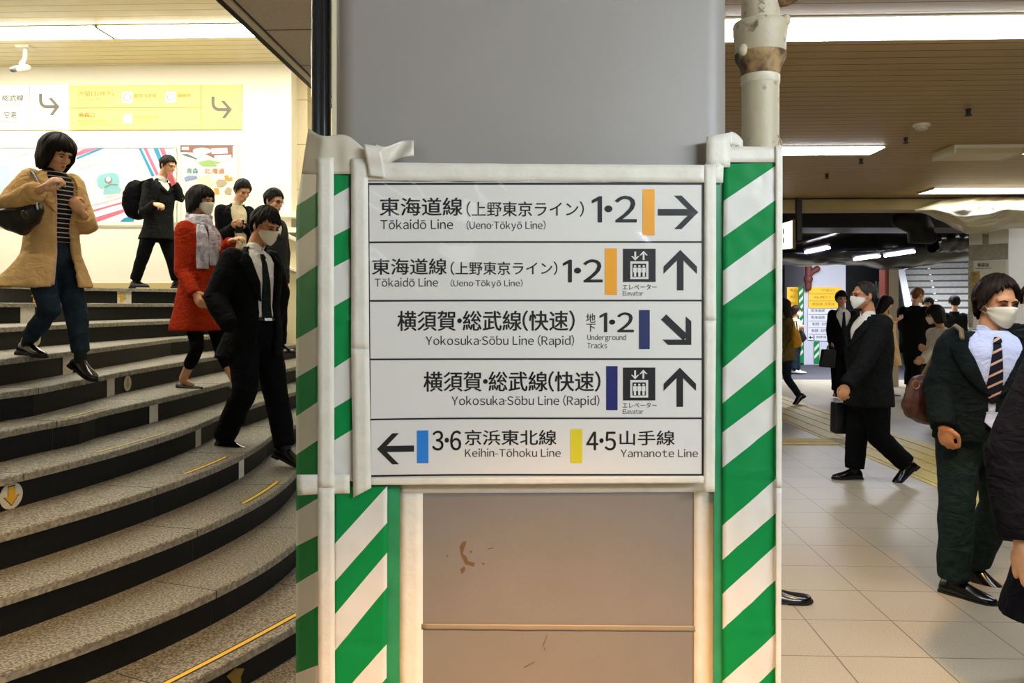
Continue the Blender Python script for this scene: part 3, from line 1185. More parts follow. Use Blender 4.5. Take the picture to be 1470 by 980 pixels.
B1, B2 = 0.026, 0.0
line('東海道線', 545.2, 283.5, 663.8, 309.3, B1)
line('(上野東京ライン)', 669.8, 289.0, 838.2, 310.8, 0.014)
line('Tōkaidō Line', 545.8, 314.5, 650.3, 328.6, B2, M_thin)
line('(Ueno·Tōkyō Line)', 669.8, 316.3, 783.2, 331.6, B2, M_thin)
line('1·2', 850.3, 281.2, 913.6, 318.7, 0.03)
line('東海道線', 533.6, 370.8, 640.9, 393.8, B1)
line('(上野東京ライン)', 646.7, 375.2, 800.2, 394.6, 0.014)
line('Tōkaidō Line', 536.9, 398.4, 628.4, 411, B2, M_thin)
line('(Ueno·Tōkyō Line)', 646.7, 400.8, 750.2, 413.2, B2, M_thin)
line('1·2', 808.7, 372.3, 864.6, 404.8, 0.03)
line('横須賀・総武線(快速)', 569.7, 445.5, 824.8, 474.9, B1)
line('Yokosuka·Sōbu Line (Rapid)', 610.5, 480.6, 824.3, 498.6, B2, M_thin)
line('地', 841.4, 449.6, 855, 462.8, 0.006)
line('下', 841.6, 464.6, 855, 476, 0.006)
line('1·2', 861.2, 448.4, 909.5, 476.3, 0.03)
line('Underground', 843.2, 479.8, 898.8, 490.4, -0.004, M_thin)
line('Tracks', 843.2, 491.6, 871.5, 499.7, -0.004, M_thin)
line('横須賀・総武線(快速)', 607.2, 532.8, 861.8, 561.8, B1)
line('Yokosuka·Sōbu Line (Rapid)', 647.6, 566.8, 860.6, 584.8, B2, M_thin)
for dy, e0 in ((0, 408.0), (170.4, 577.6)):
    line('エレベーター', 893.7, e0 - .2, 943, e0 + 7.8, 0.0, M_thin)
    line('Elevator', 894.2, e0 + 9.2, 923.8, e0 + 16.2, -0.006, M_thin)
line('3·6', 619.5, 617.6, 661, 646, 0.024)
line('京浜東北線', 666.7, 616.8, 798.8, 638.6, B1 * .8)
line('Keihin-Tōhoku Line', 667, 643.5, 805, 655.6, B2, M_thin)
line('4·5', 842.2, 619.6, 884, 646.2, 0.024)
line('山手線', 889.9, 617.8, 968.5, 638.8, B1 * .8)
line('Yamanote Line', 891.2, 644.3, 1002, 656, B2, M_thin)

for (x0, y0, x1, y1, c) in ((922.8, 271.5, 939.7, 337.5, '#f2a51c'), (868.6, 356.3, 885.7, 423, '#f2a51c'), (917.4, 444.8, 932.8, 501, '#14275e'),
                            (870.3, 525.3, 886.6, 588.5, '#0f1c66'), (597, 617, 613.6, 663.8, '#1e80d8'), (819.2, 615.8, 835.8, 664.3, '#e0cf1e')):
    build('line_colour_bar', seg_rect(MB(), x0, y0, x1, y1, 8), mat('bar_' + c[1:], c, 0.5), sg, smooth=False)


def arrow(x, y, s, ang, th=9.4, L=58, hd=24):
    """chevron-headed arrow, tip at (x, y) in photo pixels, pointing along ang"""
    mb = MB()
    ca, sa = math.cos(ang), math.sin(ang)
    R = lambda a, b: (x + (a * ca - b * sa) * s, y + (a * sa + b * ca) * s)
    f = lambda pts: poly(mb, [R(*p) for p in pts], 0, 0, sf)
    f([(-L, -th / 2), (-L, th / 2), (-th * 1.0, th / 2), (-th * 1.0, -th / 2)])
    f([(0, 0), (-hd, -hd), (-hd - 10.5, -hd), (-10.5, 0)])
    f([(0, 0), (-10.5, 0), (-hd - 10.5, hd), (-hd, hd)])
    return build('arrow', mb, M_ink, sg, smooth=False)


arrow(1002.5, 304.6, 1.0, 0)
arrow(976.6, 358.5, 1.0, -math.pi / 2)
arrow(976, 527.5, 0.97, -math.pi / 2, th=9.6)
o = arrow(538.8, 642.8, 0.93, math.pi)
mb = MB()
for pts in ([(949, 458.5), (956.5, 451), (988, 481), (981, 488.5)], [(984.5, 454), (992.5, 461), (992.5, 494.8), (984.5, 494.8)], [(951, 487.3), (984.5, 487.3), (992.5, 494.8), (959, 494.8)]):
    poly(mb, pts, 0, 0, sf)
build('arrow', mb, M_ink, sg, smooth=False)


def lift(x0, y0, s):
    mb = MB()
    rect(mb, x0, y0, x0 + 46.8 * s, y0 + 47.6 * s, 0, 0, sf)
    f2 = lambda px, py: SP(px, py, 2 * LF)
    f3 = lambda px, py: SP(px, py, 3 * LF)
    q = lambda pts, mi, fn=f2: poly(mb, [(x0 + a * s, y0 + b * s) for a, b in pts], 0, mi, fn)
    q([(10.5, 18), (36.5, 18), (36.5, 43.5), (10.5, 43.5)], 1)
    q([(13.8, 21.5), (33.2, 21.5), (33.2, 40.5), (13.8, 40.5)], 0, f3)
    f4 = lambda px, py: SP(px, py, 4 * LF)
    for cx in (17.3, 23.5, 29.7):
        q([(cx - 1.5, 23.6), (cx + 1.5, 23.6), (cx + 1.5, 26.2), (cx - 1.5, 26.2)], 1, f4)
        q([(cx - 2.7, 27), (cx + 2.7, 27), (cx + 2.7, 34), (cx + 1.6, 34), (cx + 1.6, 40), (cx - 1.6, 40), (cx - 1.6, 34), (cx - 2.7, 34)], 1, f4)
    for cx, up in ((17.5, False), (29.5, True)):
        g = (lambda b: b) if up else (lambda b: 20 - b)
        q([(cx - 1.3, g(5)), (cx + 1.3, g(5)), (cx + 1.3, g(16)), (cx - 1.3, g(16))], 1)
        q([(cx, g(3)), (cx + 6, g(9.5)), (cx + 3.6, g(9.5)), (cx, g(5.8)), (cx - 3.6, g(9.5)), (cx - 6, g(9.5))], 1)
    build('elevator_pictogram', mb, [M_ink, M_paper], sg, smooth=False)


lift(894.4, 356.9, 1.0)
lift(894.4, 527.4, 0.99)

tape(sg, [(504, 228), (528, 228), (530, 500), (504, 500)], DS - 0.003, amp=0.0015)
tape(sg, [(504, 500), (530, 500), (533, 700), (507, 714)], DS - 0.003, amp=0.0015)
tape(sg, [(502, 233), (1014, 237), (1014, 262), (520, 259)], DS - 0.002, amp=0.003)
tape(sg, [(1011, 236), (1028, 236), (1028, 460), (1011.5, 460)], DS - 0.0025)
tape(sg, [(1011.5, 460), (1028, 460), (1026, 706), (1010, 706)], DS - 0.0025)
tape(sg, [(530, 686), (1012, 683), (1012, 693), (528, 696)], DS - 0.0022, amp=0.0015, s=18)

# clear plastic over the paper, wrinkled
m = bpy.data.materials.new('clear_plastic')
m.use_nodes = True
nt = m.node_tree
nt.nodes.clear()
out = nt.nodes.new('ShaderNodeOutputMaterial')
mx = nt.nodes.new('ShaderNodeMixShader')
tr = nt.nodes.new('ShaderNodeBsdfTransparent')
gl = nt.nodes.new('ShaderNodeBsdfGlossy')
gl.inputs['Roughness'].default_value = 0.07
fr = nt.nodes.new('ShaderNodeFresnel')
fr.inputs['IOR'].default_value = 1.40
lk(m, math_node(m, 'MULTIPLY', fr.outputs[0], 0.85), mx.inputs[0]); lk(m, tr.outputs[0], mx.inputs[1]); lk(m, gl.outputs[0], mx.inputs[2]); lk(m, mx.outputs[0], out.inputs[0])
M_clear = m


def plast(u, v):
    px, py = 516 + 498 * u, 256 + 434 * v
    p = SP(px, py, 0.0045)
    e = (0.40 + 3.2 * max(0, 0.35 - v) + 1.0 * max(0, abs(u - .5) - .3) + 0.9 * max(0, v - .8) * max(0, .5 - u))
    p.y += 0.0045 * e * (nz(u * 4 + 1.4 * v, v * 3.2, 0.2, 1.6) + 0.45 * nz(u * 9 - v * 7, v * 6, 3.1, 1.3))
    return p


o = build('plastic_cover', MB().grid(plast, 150, 130), M_clear, sg)
# ================================================================== lamps and fittings
def tube_mat(name, col, strength):
    return mat(name, '#ffffff', 0.5, emit=col, estr=strength)


M_tube_l = tube_mat('tube_hall', '#fffaec', LAMP_HALL)
M_tube_r = tube_mat('tube_side', '#f2f6ff', LAMP_SIDE)
M_tube_f = tube_mat('tube_far', '#f4f0ff', LAMP_FAR)
M_house = mat('lamp_housing', '#cfc6a8', 0.5)


def lamp(label, x0, x1, y0, y1, z, m, group=None, h=0.018, gap=None):
    """ceiling lamp: housing with a glowing trough, on the building grid"""
    t = thing('fluorescent_lamp', label, 'lamp', G((x0 + x1) / 2, (y0 + y1) / 2, z), group)
    b = MB(); gbox(b, x0, x1, y0, y1, z - h * .4, z - 0.001); build('housing', b, M_house, t, smooth=False)
    b = MB(); gbox(b, x0 + .01, x1 - .01, y0 + .012, y1 - .012, z - h, z - h * .4)
    build('tube', b, m, t, smooth=False)
    for xx in (x0, x1):
        b = MB(); gbox(b, xx - .006, xx + .006, y0 - .004, y1 + .004, z - h * 1.05, z - 0.001); build('end_cap', b, M_house, t, smooth=False)
    return t


lamp('long fluorescent lamp on the hall ceiling above the cream wall, left of the tube joint', -8.2, -5.06, 8.95, 9.35, HALL_Z, M_tube_l, h=.03)
lamp('long fluorescent lamp on the hall ceiling above the cream wall, right of the tube joint', -5.03, -1.6, 8.95, 9.35, HALL_Z, M_tube_l, h=.03)
lamp('added hall ceiling lamp out of view, nearer the foot of the stairs', -7.5, -2.0, 5.2, 5.5, HALL_Z, M_tube_l, h=.03)  # extra lamp above the view, added to brighten the cream wall
lamp('bright lamp on the slatted ceiling beside the cream drain pipe', 0.55, 3.4, 3.20, 3.46, SIDE_Z, M_tube_r)
lamp('lit ceiling lamp ending above the striped guard, second from the column', 0.9, 2.42, 5.80, 6.08, SIDE_Z, M_tube_r)
lamp('lit ceiling lamp at the far end of the slatted ceiling over the plastic drape', 3.75, 7.5, 7.9, 8.25, SIDE_Z, tube_mat('tube_side_far', '#f2f6ff', 6.0))
lamp('lit ceiling lamp joining the end of the unlit lamp', 3.42, 5.4, 5.85, 6.10, SIDE_Z, M_tube_r)
lamp('unlit brown ceiling lamp between two lit lamps', 2.90, 3.38, 5.80, 6.12, SIDE_Z, mat('tube_off', '#b9a877', 0.4), h=.06)

c = P(1323, 178, F * (SIDE_Z - EYE) / (HZ - 178))
t = thing('smoke_detector', 'round white smoke detector on the slatted ceiling', 'detector', Vector((c.x, c.y, SIDE_Z)))
autosmooth(build('base', MB().lathe([(.050, SIDE_Z), (.050, SIDE_Z - .014), (.046, SIDE_Z - .018)], Vector((c.x, c.y, 0)), 24), mat('detector_white', '#cfc4a4', 0.5), t), 40)
autosmooth(build('sensor_head', MB().lathe([(.036, SIDE_Z - .018), (.034, SIDE_Z - .034), (.018, SIDE_Z - .040)], Vector((c.x, c.y, 0)), 24), mat('detector_cap', '#b5a98a', 0.5), t), 40)
M_spr = mat('sprinkler_dark', '#2a2416', 0.5, 0.5)
for px, py, w_ in ((1390, 157, 'beside the frame edge, nearest'), (1300, 198, 'right of the second lit lamp'), (1236, 228, 'just behind the second lit lamp'), (1187, 250, 'farthest, near the beam')):
    d = F * (SIDE_Z - EYE) / (HZ - py)
    c = P(px, py, d)
    t = thing('sprinkler_head', 'small dark sprinkler head on the slatted ceiling, ' + w_, 'sprinkler', Vector((c.x, c.y, SIDE_Z)))
    autosmooth(build('stem', MB().lathe([(.017, SIDE_Z), (.015, SIDE_Z - .005), (.007, SIDE_Z - .007), (.006, SIDE_Z - .034)], Vector((c.x, c.y, 0)), 14), M_spr, t), 40)
    mb = MB().lathe([(.021, SIDE_Z - .034), (.021, SIDE_Z - .037), (.003, SIDE_Z - .042)], Vector((c.x, c.y, 0)), 14)
    for s in (-1, 1):
        mb.box((c.x + s * .011 - .002, c.y - .003, SIDE_Z - .034), (c.x + s * .011 + .002, c.y + .003, SIDE_Z - .006))
    autosmooth(build('deflector', mb, M_spr, t), 40)
# ================================================================== hall signs and posters on the cream wall
WB = gd(BACK - 0.02)
M_sgw = mat('sign_lit_white', '#f3f5ee', 0.4, emit='#f4f7f0', estr=0.15)
M_sgy = mat('sign_lit_yellow', '#e9d17e', 0.4, emit='#f8e6a0', estr=0.06)
M_grey = mat('sign_grey', '#6f685c', 0.5)
M_grey2 = mat('sign_pale_grey', '#a9a598', 0.5)
M_ytx = mat('sign_olive_text', '#a08836', 0.5)
M_ytx2 = mat('sign_orange_text', '#dca01e', 0.5)
wl = lambda l: (lambda px, py: PP(px, py, gd(BACK - 0.02 - l)))


def wall_sign(name, label, x0, y0, x1, y1, m, cat='sign', th=0.1):
    t = thing(name, label, cat, PP((x0 + x1) / 2, (y0 + y1) / 2, gd(BACK)))
    a = [PP(x, y, WB) for x, y in ((x0, y0), (x1, y0 - 1), (x1, y1 - 1), (x0, y1))]
    build('panel', MB().prism(a, Vector((SN * .03, CS * 0.018, 0))), m, t, smooth=False)
    return t


def put(t, name, m, pts_list, l=0.003):
    for pts in pts_list:
        build(name, poly(MB(), pts, 0, 0, wl(l)), m, t, smooth=False)


def wtext(t, body, x0, y0, x1, y1, m, bold=0.0, l=0.004):
    return build('lettering', letters(MB(), body, x0, y0, x1, y1, 0, bold, fn=wl(l), res=2), m, t, smooth=False)


def hook_arrow(t, x, y, s):
    pts = [(0, 0), (4, 0)]
    arc = [(0, 0)]
    outer = [(0, 0), (0, 10)] + [(11 - 11 * math.cos(a), 10 + 11 * math.sin(a)) for a in [i * math.pi / 2 / 8 for i in range(1, 9)]] + [(24, 21)]
    inner = [(24, 16.4), (11, 16.4)] + [(11 - 6.6 * math.cos(a), 10 + 6.4 * math.sin(a)) for a in [math.pi / 2 - i * math.pi / 2 / 8 for i in range(1, 9)]] + [(4.4, 10), (4.4, 0)]
    q = lambda L: [(x + a * s, y + b * s) for a, b in L]
    put(t, 'arrow', M_grey, [q(outer + inner), q([(29.5, 18.5), (18.5, 6), (13.5, 6), (24, 18.5)]), q([(29.5, 18.5), (24, 18.5), (15, 31), (20, 31)])])


t = wall_sign('overhead_sign', 'white lit sign with a grey hooked arrow on the cream wall, at the left', -60, 122, 98.5, 187, M_sgw)
put(t, 'divider', M_grey2, [[(42, 124), (42.8, 124), (42.8, 186), (42, 186)]])
wtext(t, '総武線', 3, 136, 33.5, 145, M_grey, 0.015)
wtext(t, 'Sōbu Line', -6, 148.5, 32, 153, M_grey2)
wtext(t, '空港', 6, 160, 23.5, 169.5, M_grey, 0.01)
wtext(t, 'a Airport', -6, 172.5, 28, 178, M_grey2)
wtext(t, '地下ホーム', 53, 173, 90.5, 180, M_grey2, 0.0)
hook_arrow(t, 56, 134.5, 1.0)
t = wall_sign('overhead_sign', 'yellow lit exit sign with a hooked arrow on the cream wall', 100.5, 122.5, 347, 186.5, M_sgy)
put(t, 'divider', M_ytx2, [[(101, 154.6), (288, 153.4), (288, 154.4), (101, 155.6)], [(288, 122.5), (288.9, 122.5), (289.4, 186), (288.5, 186)]])
wtext(t, '汐留口(地下)', 112, 131, 163, 139, M_ytx, -0.004)
wtext(t, 'Shiodome Exit', 112, 141, 147, 144.5, M_ytx2, -0.01)
wtext(t, '汐留出口  汐留(地下)', 112, 146.5, 162, 150, mat('sign_faint_text', '#e6c34a', 0.5), -0.01)
wtext(t, '烏森口', 112.5, 161.5, 136, 168.5, M_ytx2, 0.015)
wtext(t, 'Karasumori Exit', 112.5, 171, 153, 175, M_ytx2, 0.0)
wtext(t, '乌森出口  카라스모리', 112.5, 177, 168, 180.5, MATS['sign_faint_text'], -0.01)
wtext(t, '都営浅草線', 192.5, 134.5, 224.5, 140, M_ytx, -0.004)
wtext(t, 'Asakusa Line', 194, 142.5, 228, 144.5, M_ytx2, -0.01)
wtext(t, '銀座線', 255, 134, 274, 139.5, M_ytx2, 0.0)
wtext(t, 'Ginza Line', 256, 142, 274.5, 144.5, M_ytx2, -0.01)
wtext(t, 'ゆりかもめ', 192.5, 165, 228, 171, M_ytx2, 0.0)
wtext(t, 'Yurikamome', 194, 173, 217, 176, M_ytx2, -0.01)
ci = lambda cx, cy, r: [(cx + r * math.cos(a * math.pi / 10), cy + r * math.sin(a * math.pi / 10)) for a in range(20)]
put(t, 'line_badge', M_sgw, [[(175.5, 132), (190, 132), (190, 147.5), (175.5, 147.5)], [(238, 131.5), (252, 131.5), (252, 147), (238, 147)]], .003)
put(t, 'line_ring', mat('ring_rose', '#c9a2a8', 0.5), [ci(182.5, 139.8, 5.6), ci(244.8, 139.2, 5.2)], .004)
put(t, 'line_ring_centre', M_sgw, [ci(182.5, 139.8, 4.2), ci(244.8, 139.2, 3.9)], .005)
put(t, 'line_badge', mat('badge_blue', '#cfe4f2', 0.5), [[(177.5, 164), (189.5, 164), (189.5, 177), (177.5, 177)]], .003)
hook_arrow(t, 303.5, 138.5, 1.0)

# wide advertisement
M_frame = mat('poster_frame', '#efe9d8', 0.4)
t = wall_sign('framed_poster', 'wide pale poster with a turquoise rotary telephone and rainbow lines', -60, 210, 251, 321, mat('poster_white', '#eef0ee', 0.35))
fr = lambda x0, y0, x1, y1, w_: [[(x0, y0), (x1, y0), (x1, y0 + w_), (x0, y0 + w_)], [(x0, y1 - w_), (x1, y1 - w_), (x1, y1), (x0, y1)], [(x0, y0), (x0 + w_, y0), (x0 + w_, y1), (x0, y1)], [(x1 - w_, y0), (x1, y0), (x1, y1), (x1 - w_, y1)]]
put(t, 'frame', M_frame, fr(-60, 208, 253, 323, 4), .012)
PK, BL, LB, PL = mat('ad_pink', '#e56a8c', 0.5), mat('ad_blue', '#2a8fb8', 0.5), mat('ad_paleblue', '#bcd9e4', 0.5), mat('ad_palepink', '#eec9cf', 0.5)
put(t, 'picture_pink', PK, [[(119, 214), (141, 213), (108, 225), (108, 221)], [(229, 213), (236, 213), (244, 236), (240, 243)], [(124, 316), (190, 296), (190, 300), (140, 318)], [(120, 305), (188, 286), (188, 288), (120, 308)], [(206, 213), (211, 213), (228, 250), (224, 252)]], .004)
put(t, 'picture_blue', BL, [[(141, 213), (150, 212.6), (110, 229), (110, 226)], [(220, 213), (227, 213), (240, 246), (236, 252)], [(178, 313), (192, 309), (192, 318), (172, 318)], [(199, 213), (203, 213), (222, 252), (218, 254)]], .004)
put(t, 'picture_pale_lines', PL, [[(112, 236), (160, 220), (160, 222), (112, 239)], [(112, 243), (165, 226), (165, 227), (112, 245)], [(120, 297), (184, 279), (184, 281), (120, 300)], [(190, 215), (194, 215), (212, 255), (209, 257)], [(150, 283), (176, 270), (182, 276), (152, 286)]] + [[(108 + 5 * i, 250 + .5 * i), (109.5 + 5 * i, 250 + .5 * i), (116 + 4.5 * i, 282), (114.5 + 4.5 * i, 282)] for i in range(6)] + [[(-2, 222), (10, 216), (12, 218), (-2, 226)], [(20, 226), (40, 217), (42, 218), (22, 229)]], .004)
put(t, 'picture_pale_blue', LB, [[(-60, 236), (0, 234), (14, 237), (16, 262), (4, 275), (-60, 279)], [(180, 215), (183, 215), (205, 258), (202, 260)], [(170, 220), (172, 220), (190, 262), (188, 262)]], .004)
put(t, 'picture_telephone', mat('ad_turquoise', '#86bfc4', 0.5), [[(138, 258), (143, 251), (160, 247), (169, 250), (172, 260), (170, 268), (158, 266), (146, 271), (141, 268)], [(149, 270), (158, 266), (170, 267), (175, 272), (172, 277), (158, 279), (148, 279)]], .005)
put(t, 'picture_dial', mat('ad_dial', '#7d8a86', 0.5), [ci(155.5, 258.5, 5.5), [(149, 268), (158, 263.5), (168, 264), (170, 266), (158, 266), (151, 270)]], .006)
put(t, 'picture_dial_centre', mat('ad_dial_c', '#e8e2d8', 0.5), [ci(155.5, 257, 3.6)], .007)

t = wall_sign('framed_poster', 'food poster with a leek on brown, right of the rainbow telephone poster', 257, 207, 339, 322, mat('poster_cream', '#f1ead6', 0.35))
put(t, 'frame', M_frame, fr(255, 204, 341, 324, 4), .012)
put(t, 'picture_brown', mat('ad_brown', '#8d6258', 0.5), [[(259, 209), (334, 209), (334, 226), (312, 229), (290, 219), (259, 218)]], .004)
put(t, 'picture_bubbles', M_sgw, [[(277 + 13 * (1 + math.cos(a * .314)), 212 + 4.5 * (1 + math.sin(a * .314))) for a in range(20)], [(303, 213), (326, 212), (327, 220), (304, 221)], [(308, 223), (332, 222), (332, 230), (308, 231)], [(261, 211), (271, 211), (271, 215), (261, 215)]], .005)
put(t, 'picture_leek', mat('ad_leek', '#dfe6dc', 0.5), [[(259, 219), (275, 219), (298, 226), (304, 231), (298, 235), (282, 232), (262, 223)]], .006)
put(t, 'picture_leek_leaves', mat('ad_leaf', '#8fb36a', 0.5), [[(284, 233), (300, 229), (308, 231), (318, 233), (308, 235), (312, 238), (300, 238), (290, 238)]], .007)
put(t, 'picture_leek_shade', mat('ad_leek_d', '#5d6e72', 0.5), [[(260, 221), (270, 221), (284, 228), (282, 229), (266, 224)]], .007)
wtext(t, '青森', 268, 241, 284.5, 249, mat('ad_teal', '#5aa9b5', 0.5), 0.03, .006)
wtext(t, '北海道', 293, 241, 322, 249, mat('ad_salmon', '#e79a86', 0.5), 0.03, .006)
put(t, 'picture_food', mat('ad_orange', '#e8963a', 0.5), [[(322, 252), (327, 251), (329, 255), (333, 253), (334, 259), (328, 260), (323, 258)], [(307, 270), (314, 270), (315, 279), (308, 279)]], .006)
put(t, 'picture_dish', mat('ad_dish', '#a99b7c', 0.5), [[(309, 262), (314, 257), (324, 258), (326, 263), (320, 268), (312, 268)], [(322, 274), (327, 268), (333, 271), (332, 279), (323, 279)]], .006)
put(t, 'picture_wave', mat('ad_navy', '#7f93b5', 0.5), [[(264, 255), (270, 252), (282, 252), (284, 256), (270, 259), (266, 261)]], .006)
put(t, 'picture_bowl', mat('ad_cream', '#f0dfae', 0.5), [[(284, 254), (300, 251), (308, 262), (300, 275), (285, 272)]], .005)

# security camera on the hall ceiling
dC = 9.9
c = P(38, 72, dC)
t = thing('security_camera', 'small white security camera hanging from the hall ceiling', 'camera', P(30, 72, dC))
M_cam = mat('camera_white', '#d9d8cc', 0.4)
top = HALL_Z - .03
b = MB(); b.box((c.x - .10, c.y - .07, top), (c.x + .06, c.y + .07, top + .03)); autosmooth(build('mount_plate', b, M_cam, t), 40)
b = MB().tube([P(37, 72, dC), P(36, 84, dC), P(31, 92, dC)], [.028, .024, .03], 12); build('arm', b, M_cam, t)
b = MB().tube([P(38, 97, dC + .05), P(22, 99, dC - .12)], [.05, .045], 16, flat=((0, 0, 1), .8)); build('body', b, M_cam, t)
b = MB().tube([P(22.4, 99, dC - .11), P(18.5, 99.5, dC - .16)], [.036, .036], 14); build('lens_hood', b, mat('camera_lens', '#565a5e', 0.25), t)

# ================================================================== far side of the corridor
UPV = Vector((0, 0, 1))
M_post = mat('post_dark', '#2c2417', 0.6)
pd = 8.5
t = thing('hanging_sign', 'white lit sign on a dark post hanging from the beam beside the striped guard', 'sign', P(1140, 250, pd).xy.to_3d())
b = MB()
b.box((P(1143, 0, pd).x, pd - .03, P(0, 345, pd).z), (P(1150, 0, pd).x, pd + .03, SIDE_Z)); build('post', b, M_post, t, smooth=False)
b = MB(); slab(b, [(1085, 332), (1138, 316), (1138, 356), (1085, 362)], pd - .02, .08); build('panel', b, mat('sign_glow', '#f4f1e4', 0.4, emit='#fff6e0', estr=1.2), t, smooth=False)
b = MB(); slab(b, [(1138, 315), (1142, 314), (1142, 357), (1138, 357)], pd - .03, .1); build('side_frame', b, mat('sign_side_brown', '#6d5428', 0.6), t, smooth=False)
b = MB()
for y in (328, 341):
    slab(b, [(1124, y), (1125.2, y), (1125.2, y + 8), (1124, y + 8)], pd - .025, .004)
build('marks', b, M_grey, t, smooth=False)

M_tarp = mat('tarp_black', '#10161e', 0.28, var=0.35, scale=5, bump=0.5, bscale=9, coat=0.3)
b = MB()
b.box((0.95, 10.2, 2.45), (6.2, 11.0, 2.78))
for x_ in (1.5, 3.5, 5.5):
    b.box((x_ - .02, 10.5, 2.78), (x_ + .02, 10.54, 3.235))
o = build('air_duct', b, mat('duct_black', '#12140f', 0.6, var=0.4, scale=6), None, False)
tag(o, 'long black boxed air duct under the dark ceiling behind the beam', 'duct')


def tarp(u, v):
    d = 12.2
    x = 1085 + (1395 - 1085) * u
    top = np.interp(x, [1085, 1122, 1170, 1205, 1240, 1300, 1395], [352, 350, 342, 332, 327, 333, 338])
    bot = np.interp(x, [1085, 1122, 1150, 1200, 1240, 1270, 1320, 1395], [372, 379, 384, 378, 381, 387, 382, 374])
    a = 2 * math.pi * v
    cy, r = (top + bot) / 2, (bot - top) / 2
    p = P(x, cy + r * math.sin(a), d)
    p.y += 0.45 * math.cos(a)
    n_ = 0.05 * nz(p.x * 1.2, p.z * 3, p.y, 1.1) + 0.03 * nz(p.x * 4, p.z * 5, p.y * 4, 1.0)
    return p + Vector((0, n_, n_ * 0.7))


o = build('tarp_wrapped_duct', MB().grid(tarp, 70, 28), M_tarp)
recalc(o)
for x_ in (1150, 1240, 1330):
    h_ = P(x_, 330, 12.3)
    build('hanger', MB().box((h_.x - .015, 12.28, 2.55), (h_.x + .015, 12.32, 3.25)), M_post, o, smooth=False)
tag(o, 'large duct wrapped in sagging glossy black plastic above the far stairs', 'duct')
o = build('tarp_wrapped_duct', MB().grid(lambda u, v: P(1340 + 58 * u, 346 - 3 * u + 17 * math.sin(2 * math.pi * v), 11.5) + Vector((0, .22 * math.cos(2 * math.pi * v) + .05 * nz(u * 5, v * 6, 0), .02 * nz(u * 9, v * 5, 2))), 40, 20), M_tarp)
recalc(o)
tag(o, 'shorter black plastic-wrapped duct running into the white column', 'duct')
# torn pale plastic on top of the duct, dark junction
o = build('plastic_scrap', MB().grid(lambda u, v: P(1232 + 56 * u, 330 - 12 * math.sin(math.pi * min(1, u * 1.15)) * (1 - v) + 2 * v, 11.95 + .45 * v), 14, 6), mat('plastic_pale', '#b5a37a', 0.5, var=0.15, scale=8))
modified(o, ('SOLIDIFY', dict(thickness=.004)))
tag(o, 'crumpled pale plastic lying on the black wrapped duct', 'plastic')
mb = MB().tube([P(1292, 316, 9.6), P(1316, 318, 9.6), P(1322, 336, 9.6), P(1334, 340, 9.6)], [.10, .16, .17, .09], 14)
mb.tube([P(1300, 308, 9.6), P(1335, 296, 9.5)], [.10, .08], 12)
bq = P(1316, 312, 9.6)
mb.tube([bq, Vector((bq.x, bq.y, 3.26))], .03, 8)
o = build('cable_bundle', mb, mat('bundle_black', '#0e0f0d', 0.6, bump=0.8, bscale=30))
tag(o, 'dark knotted bundle of cables hanging under the beam', 'cables')

for lb, x0, y0, x1, y1, d in (('short lamp on the black wrapped duct, leftmost of the three', 1157, 362, 1190, 355.5, 11.6),
                              ('short lamp on the black wrapped duct, middle of the three', 1227, 372, 1262, 367.5, 11.6),
                              ('short lamp on the black wrapped duct, rightmost of the three', 1271, 367, 1312, 361, 11.6),
                              ('thin bright lamp behind the duct above the leftmost duct lamp', 1157, 320.5, 1232, 319.5, 12.6),
                              ('small lamp behind the black cable bundle', 1330, 319, 1352, 319, 12.6)):
    A_, B_ = P(x0, y0, d), P(x1, y1, d)
    t = thing('fluorescent_lamp', lb, 'lamp', (A_ + B_) / 2)
    build('tube', MB().tube([A_, B_], .022, 10), M_tube_f, t)
    up = Vector((0, 0.03, 0.045)) if d < 12 else Vector((0, 0.02, .05))
    build('batten', MB().tube([A_ + up, B_ + up], .028, 8), mat('batten_grey', '#9b9ba5', 0.5), t)
    for q in (A_.lerp(B_, .3), A_.lerp(B_, .7)):
        build('bracket', MB().tube([q + up, q + (Vector((0, .16, .04)) if d < 12 else Vector((0, .02, 3.25 - q.z)))], .012, 6), mat('batten_grey', '#9b9ba5', 0.5), t)
    for q in (A_, B_):
        build('lamp_holder', MB().tube([q, q + up], .016, 8), mat('batten_grey', '#9b9ba5', 0.5), t)

# white clad column at the right with tape, notice and plastic drape
dW = 8.6
M_wc = mat('clad_white', '#f0eee4', 0.45, var=0.03, scale=5)
M_gtape = mat('tape_grey', '#a49f8d', 0.55, var=0.12, scale=30)
t = thing('clad_column', 'white clad column at the right with grey tape under a plastic drape', 'column', P(1450, 0, dW).xy.to_3d())
t['kind'] = 'structure'
xa, xb, xc, xd = P(1391, 0, dW + .35), P(1448, 0, dW), P(1560, 0, dW), P(1391.5, 0, dW + 1.2)
b = MB(); b.prism([Vector((xa.x, xa.y, 0)), Vector((xb.x, xb.y, 0)), Vector((xc.x, xc.y, 0)), Vector((xc.x, dW + 1.2, 0)), Vector((xd.x, xd.y, 0))], (0, 0, 2.47))
build('cladding', b, M_wc, t, smooth=False)
lf = lambda px, py, l=.004: (lambda s: Vector((xa.x + (xb.x - xa.x) * s - l * .6, xa.y + (xb.y - xa.y) * s - l, EYE - (py - HZ) / F * (xa.y + (xb.y - xa.y) * s))))((px - 1391) / 57)
b = MB(); b.prism([lf(1391, 352), lf(1447, 349), lf(1447, 372), lf(1391, 375)], (0, .003, 0)); build('tape_strip', b, M_gtape, t, smooth=False)
b = MB(); b.prism([lf(1411, 336, .006), lf(1420, 336, .006), lf(1420, 372, .006), lf(1411, 372, .006)], (0, .003, 0)); build('tape_strip', b, M_gtape, t, smooth=False)
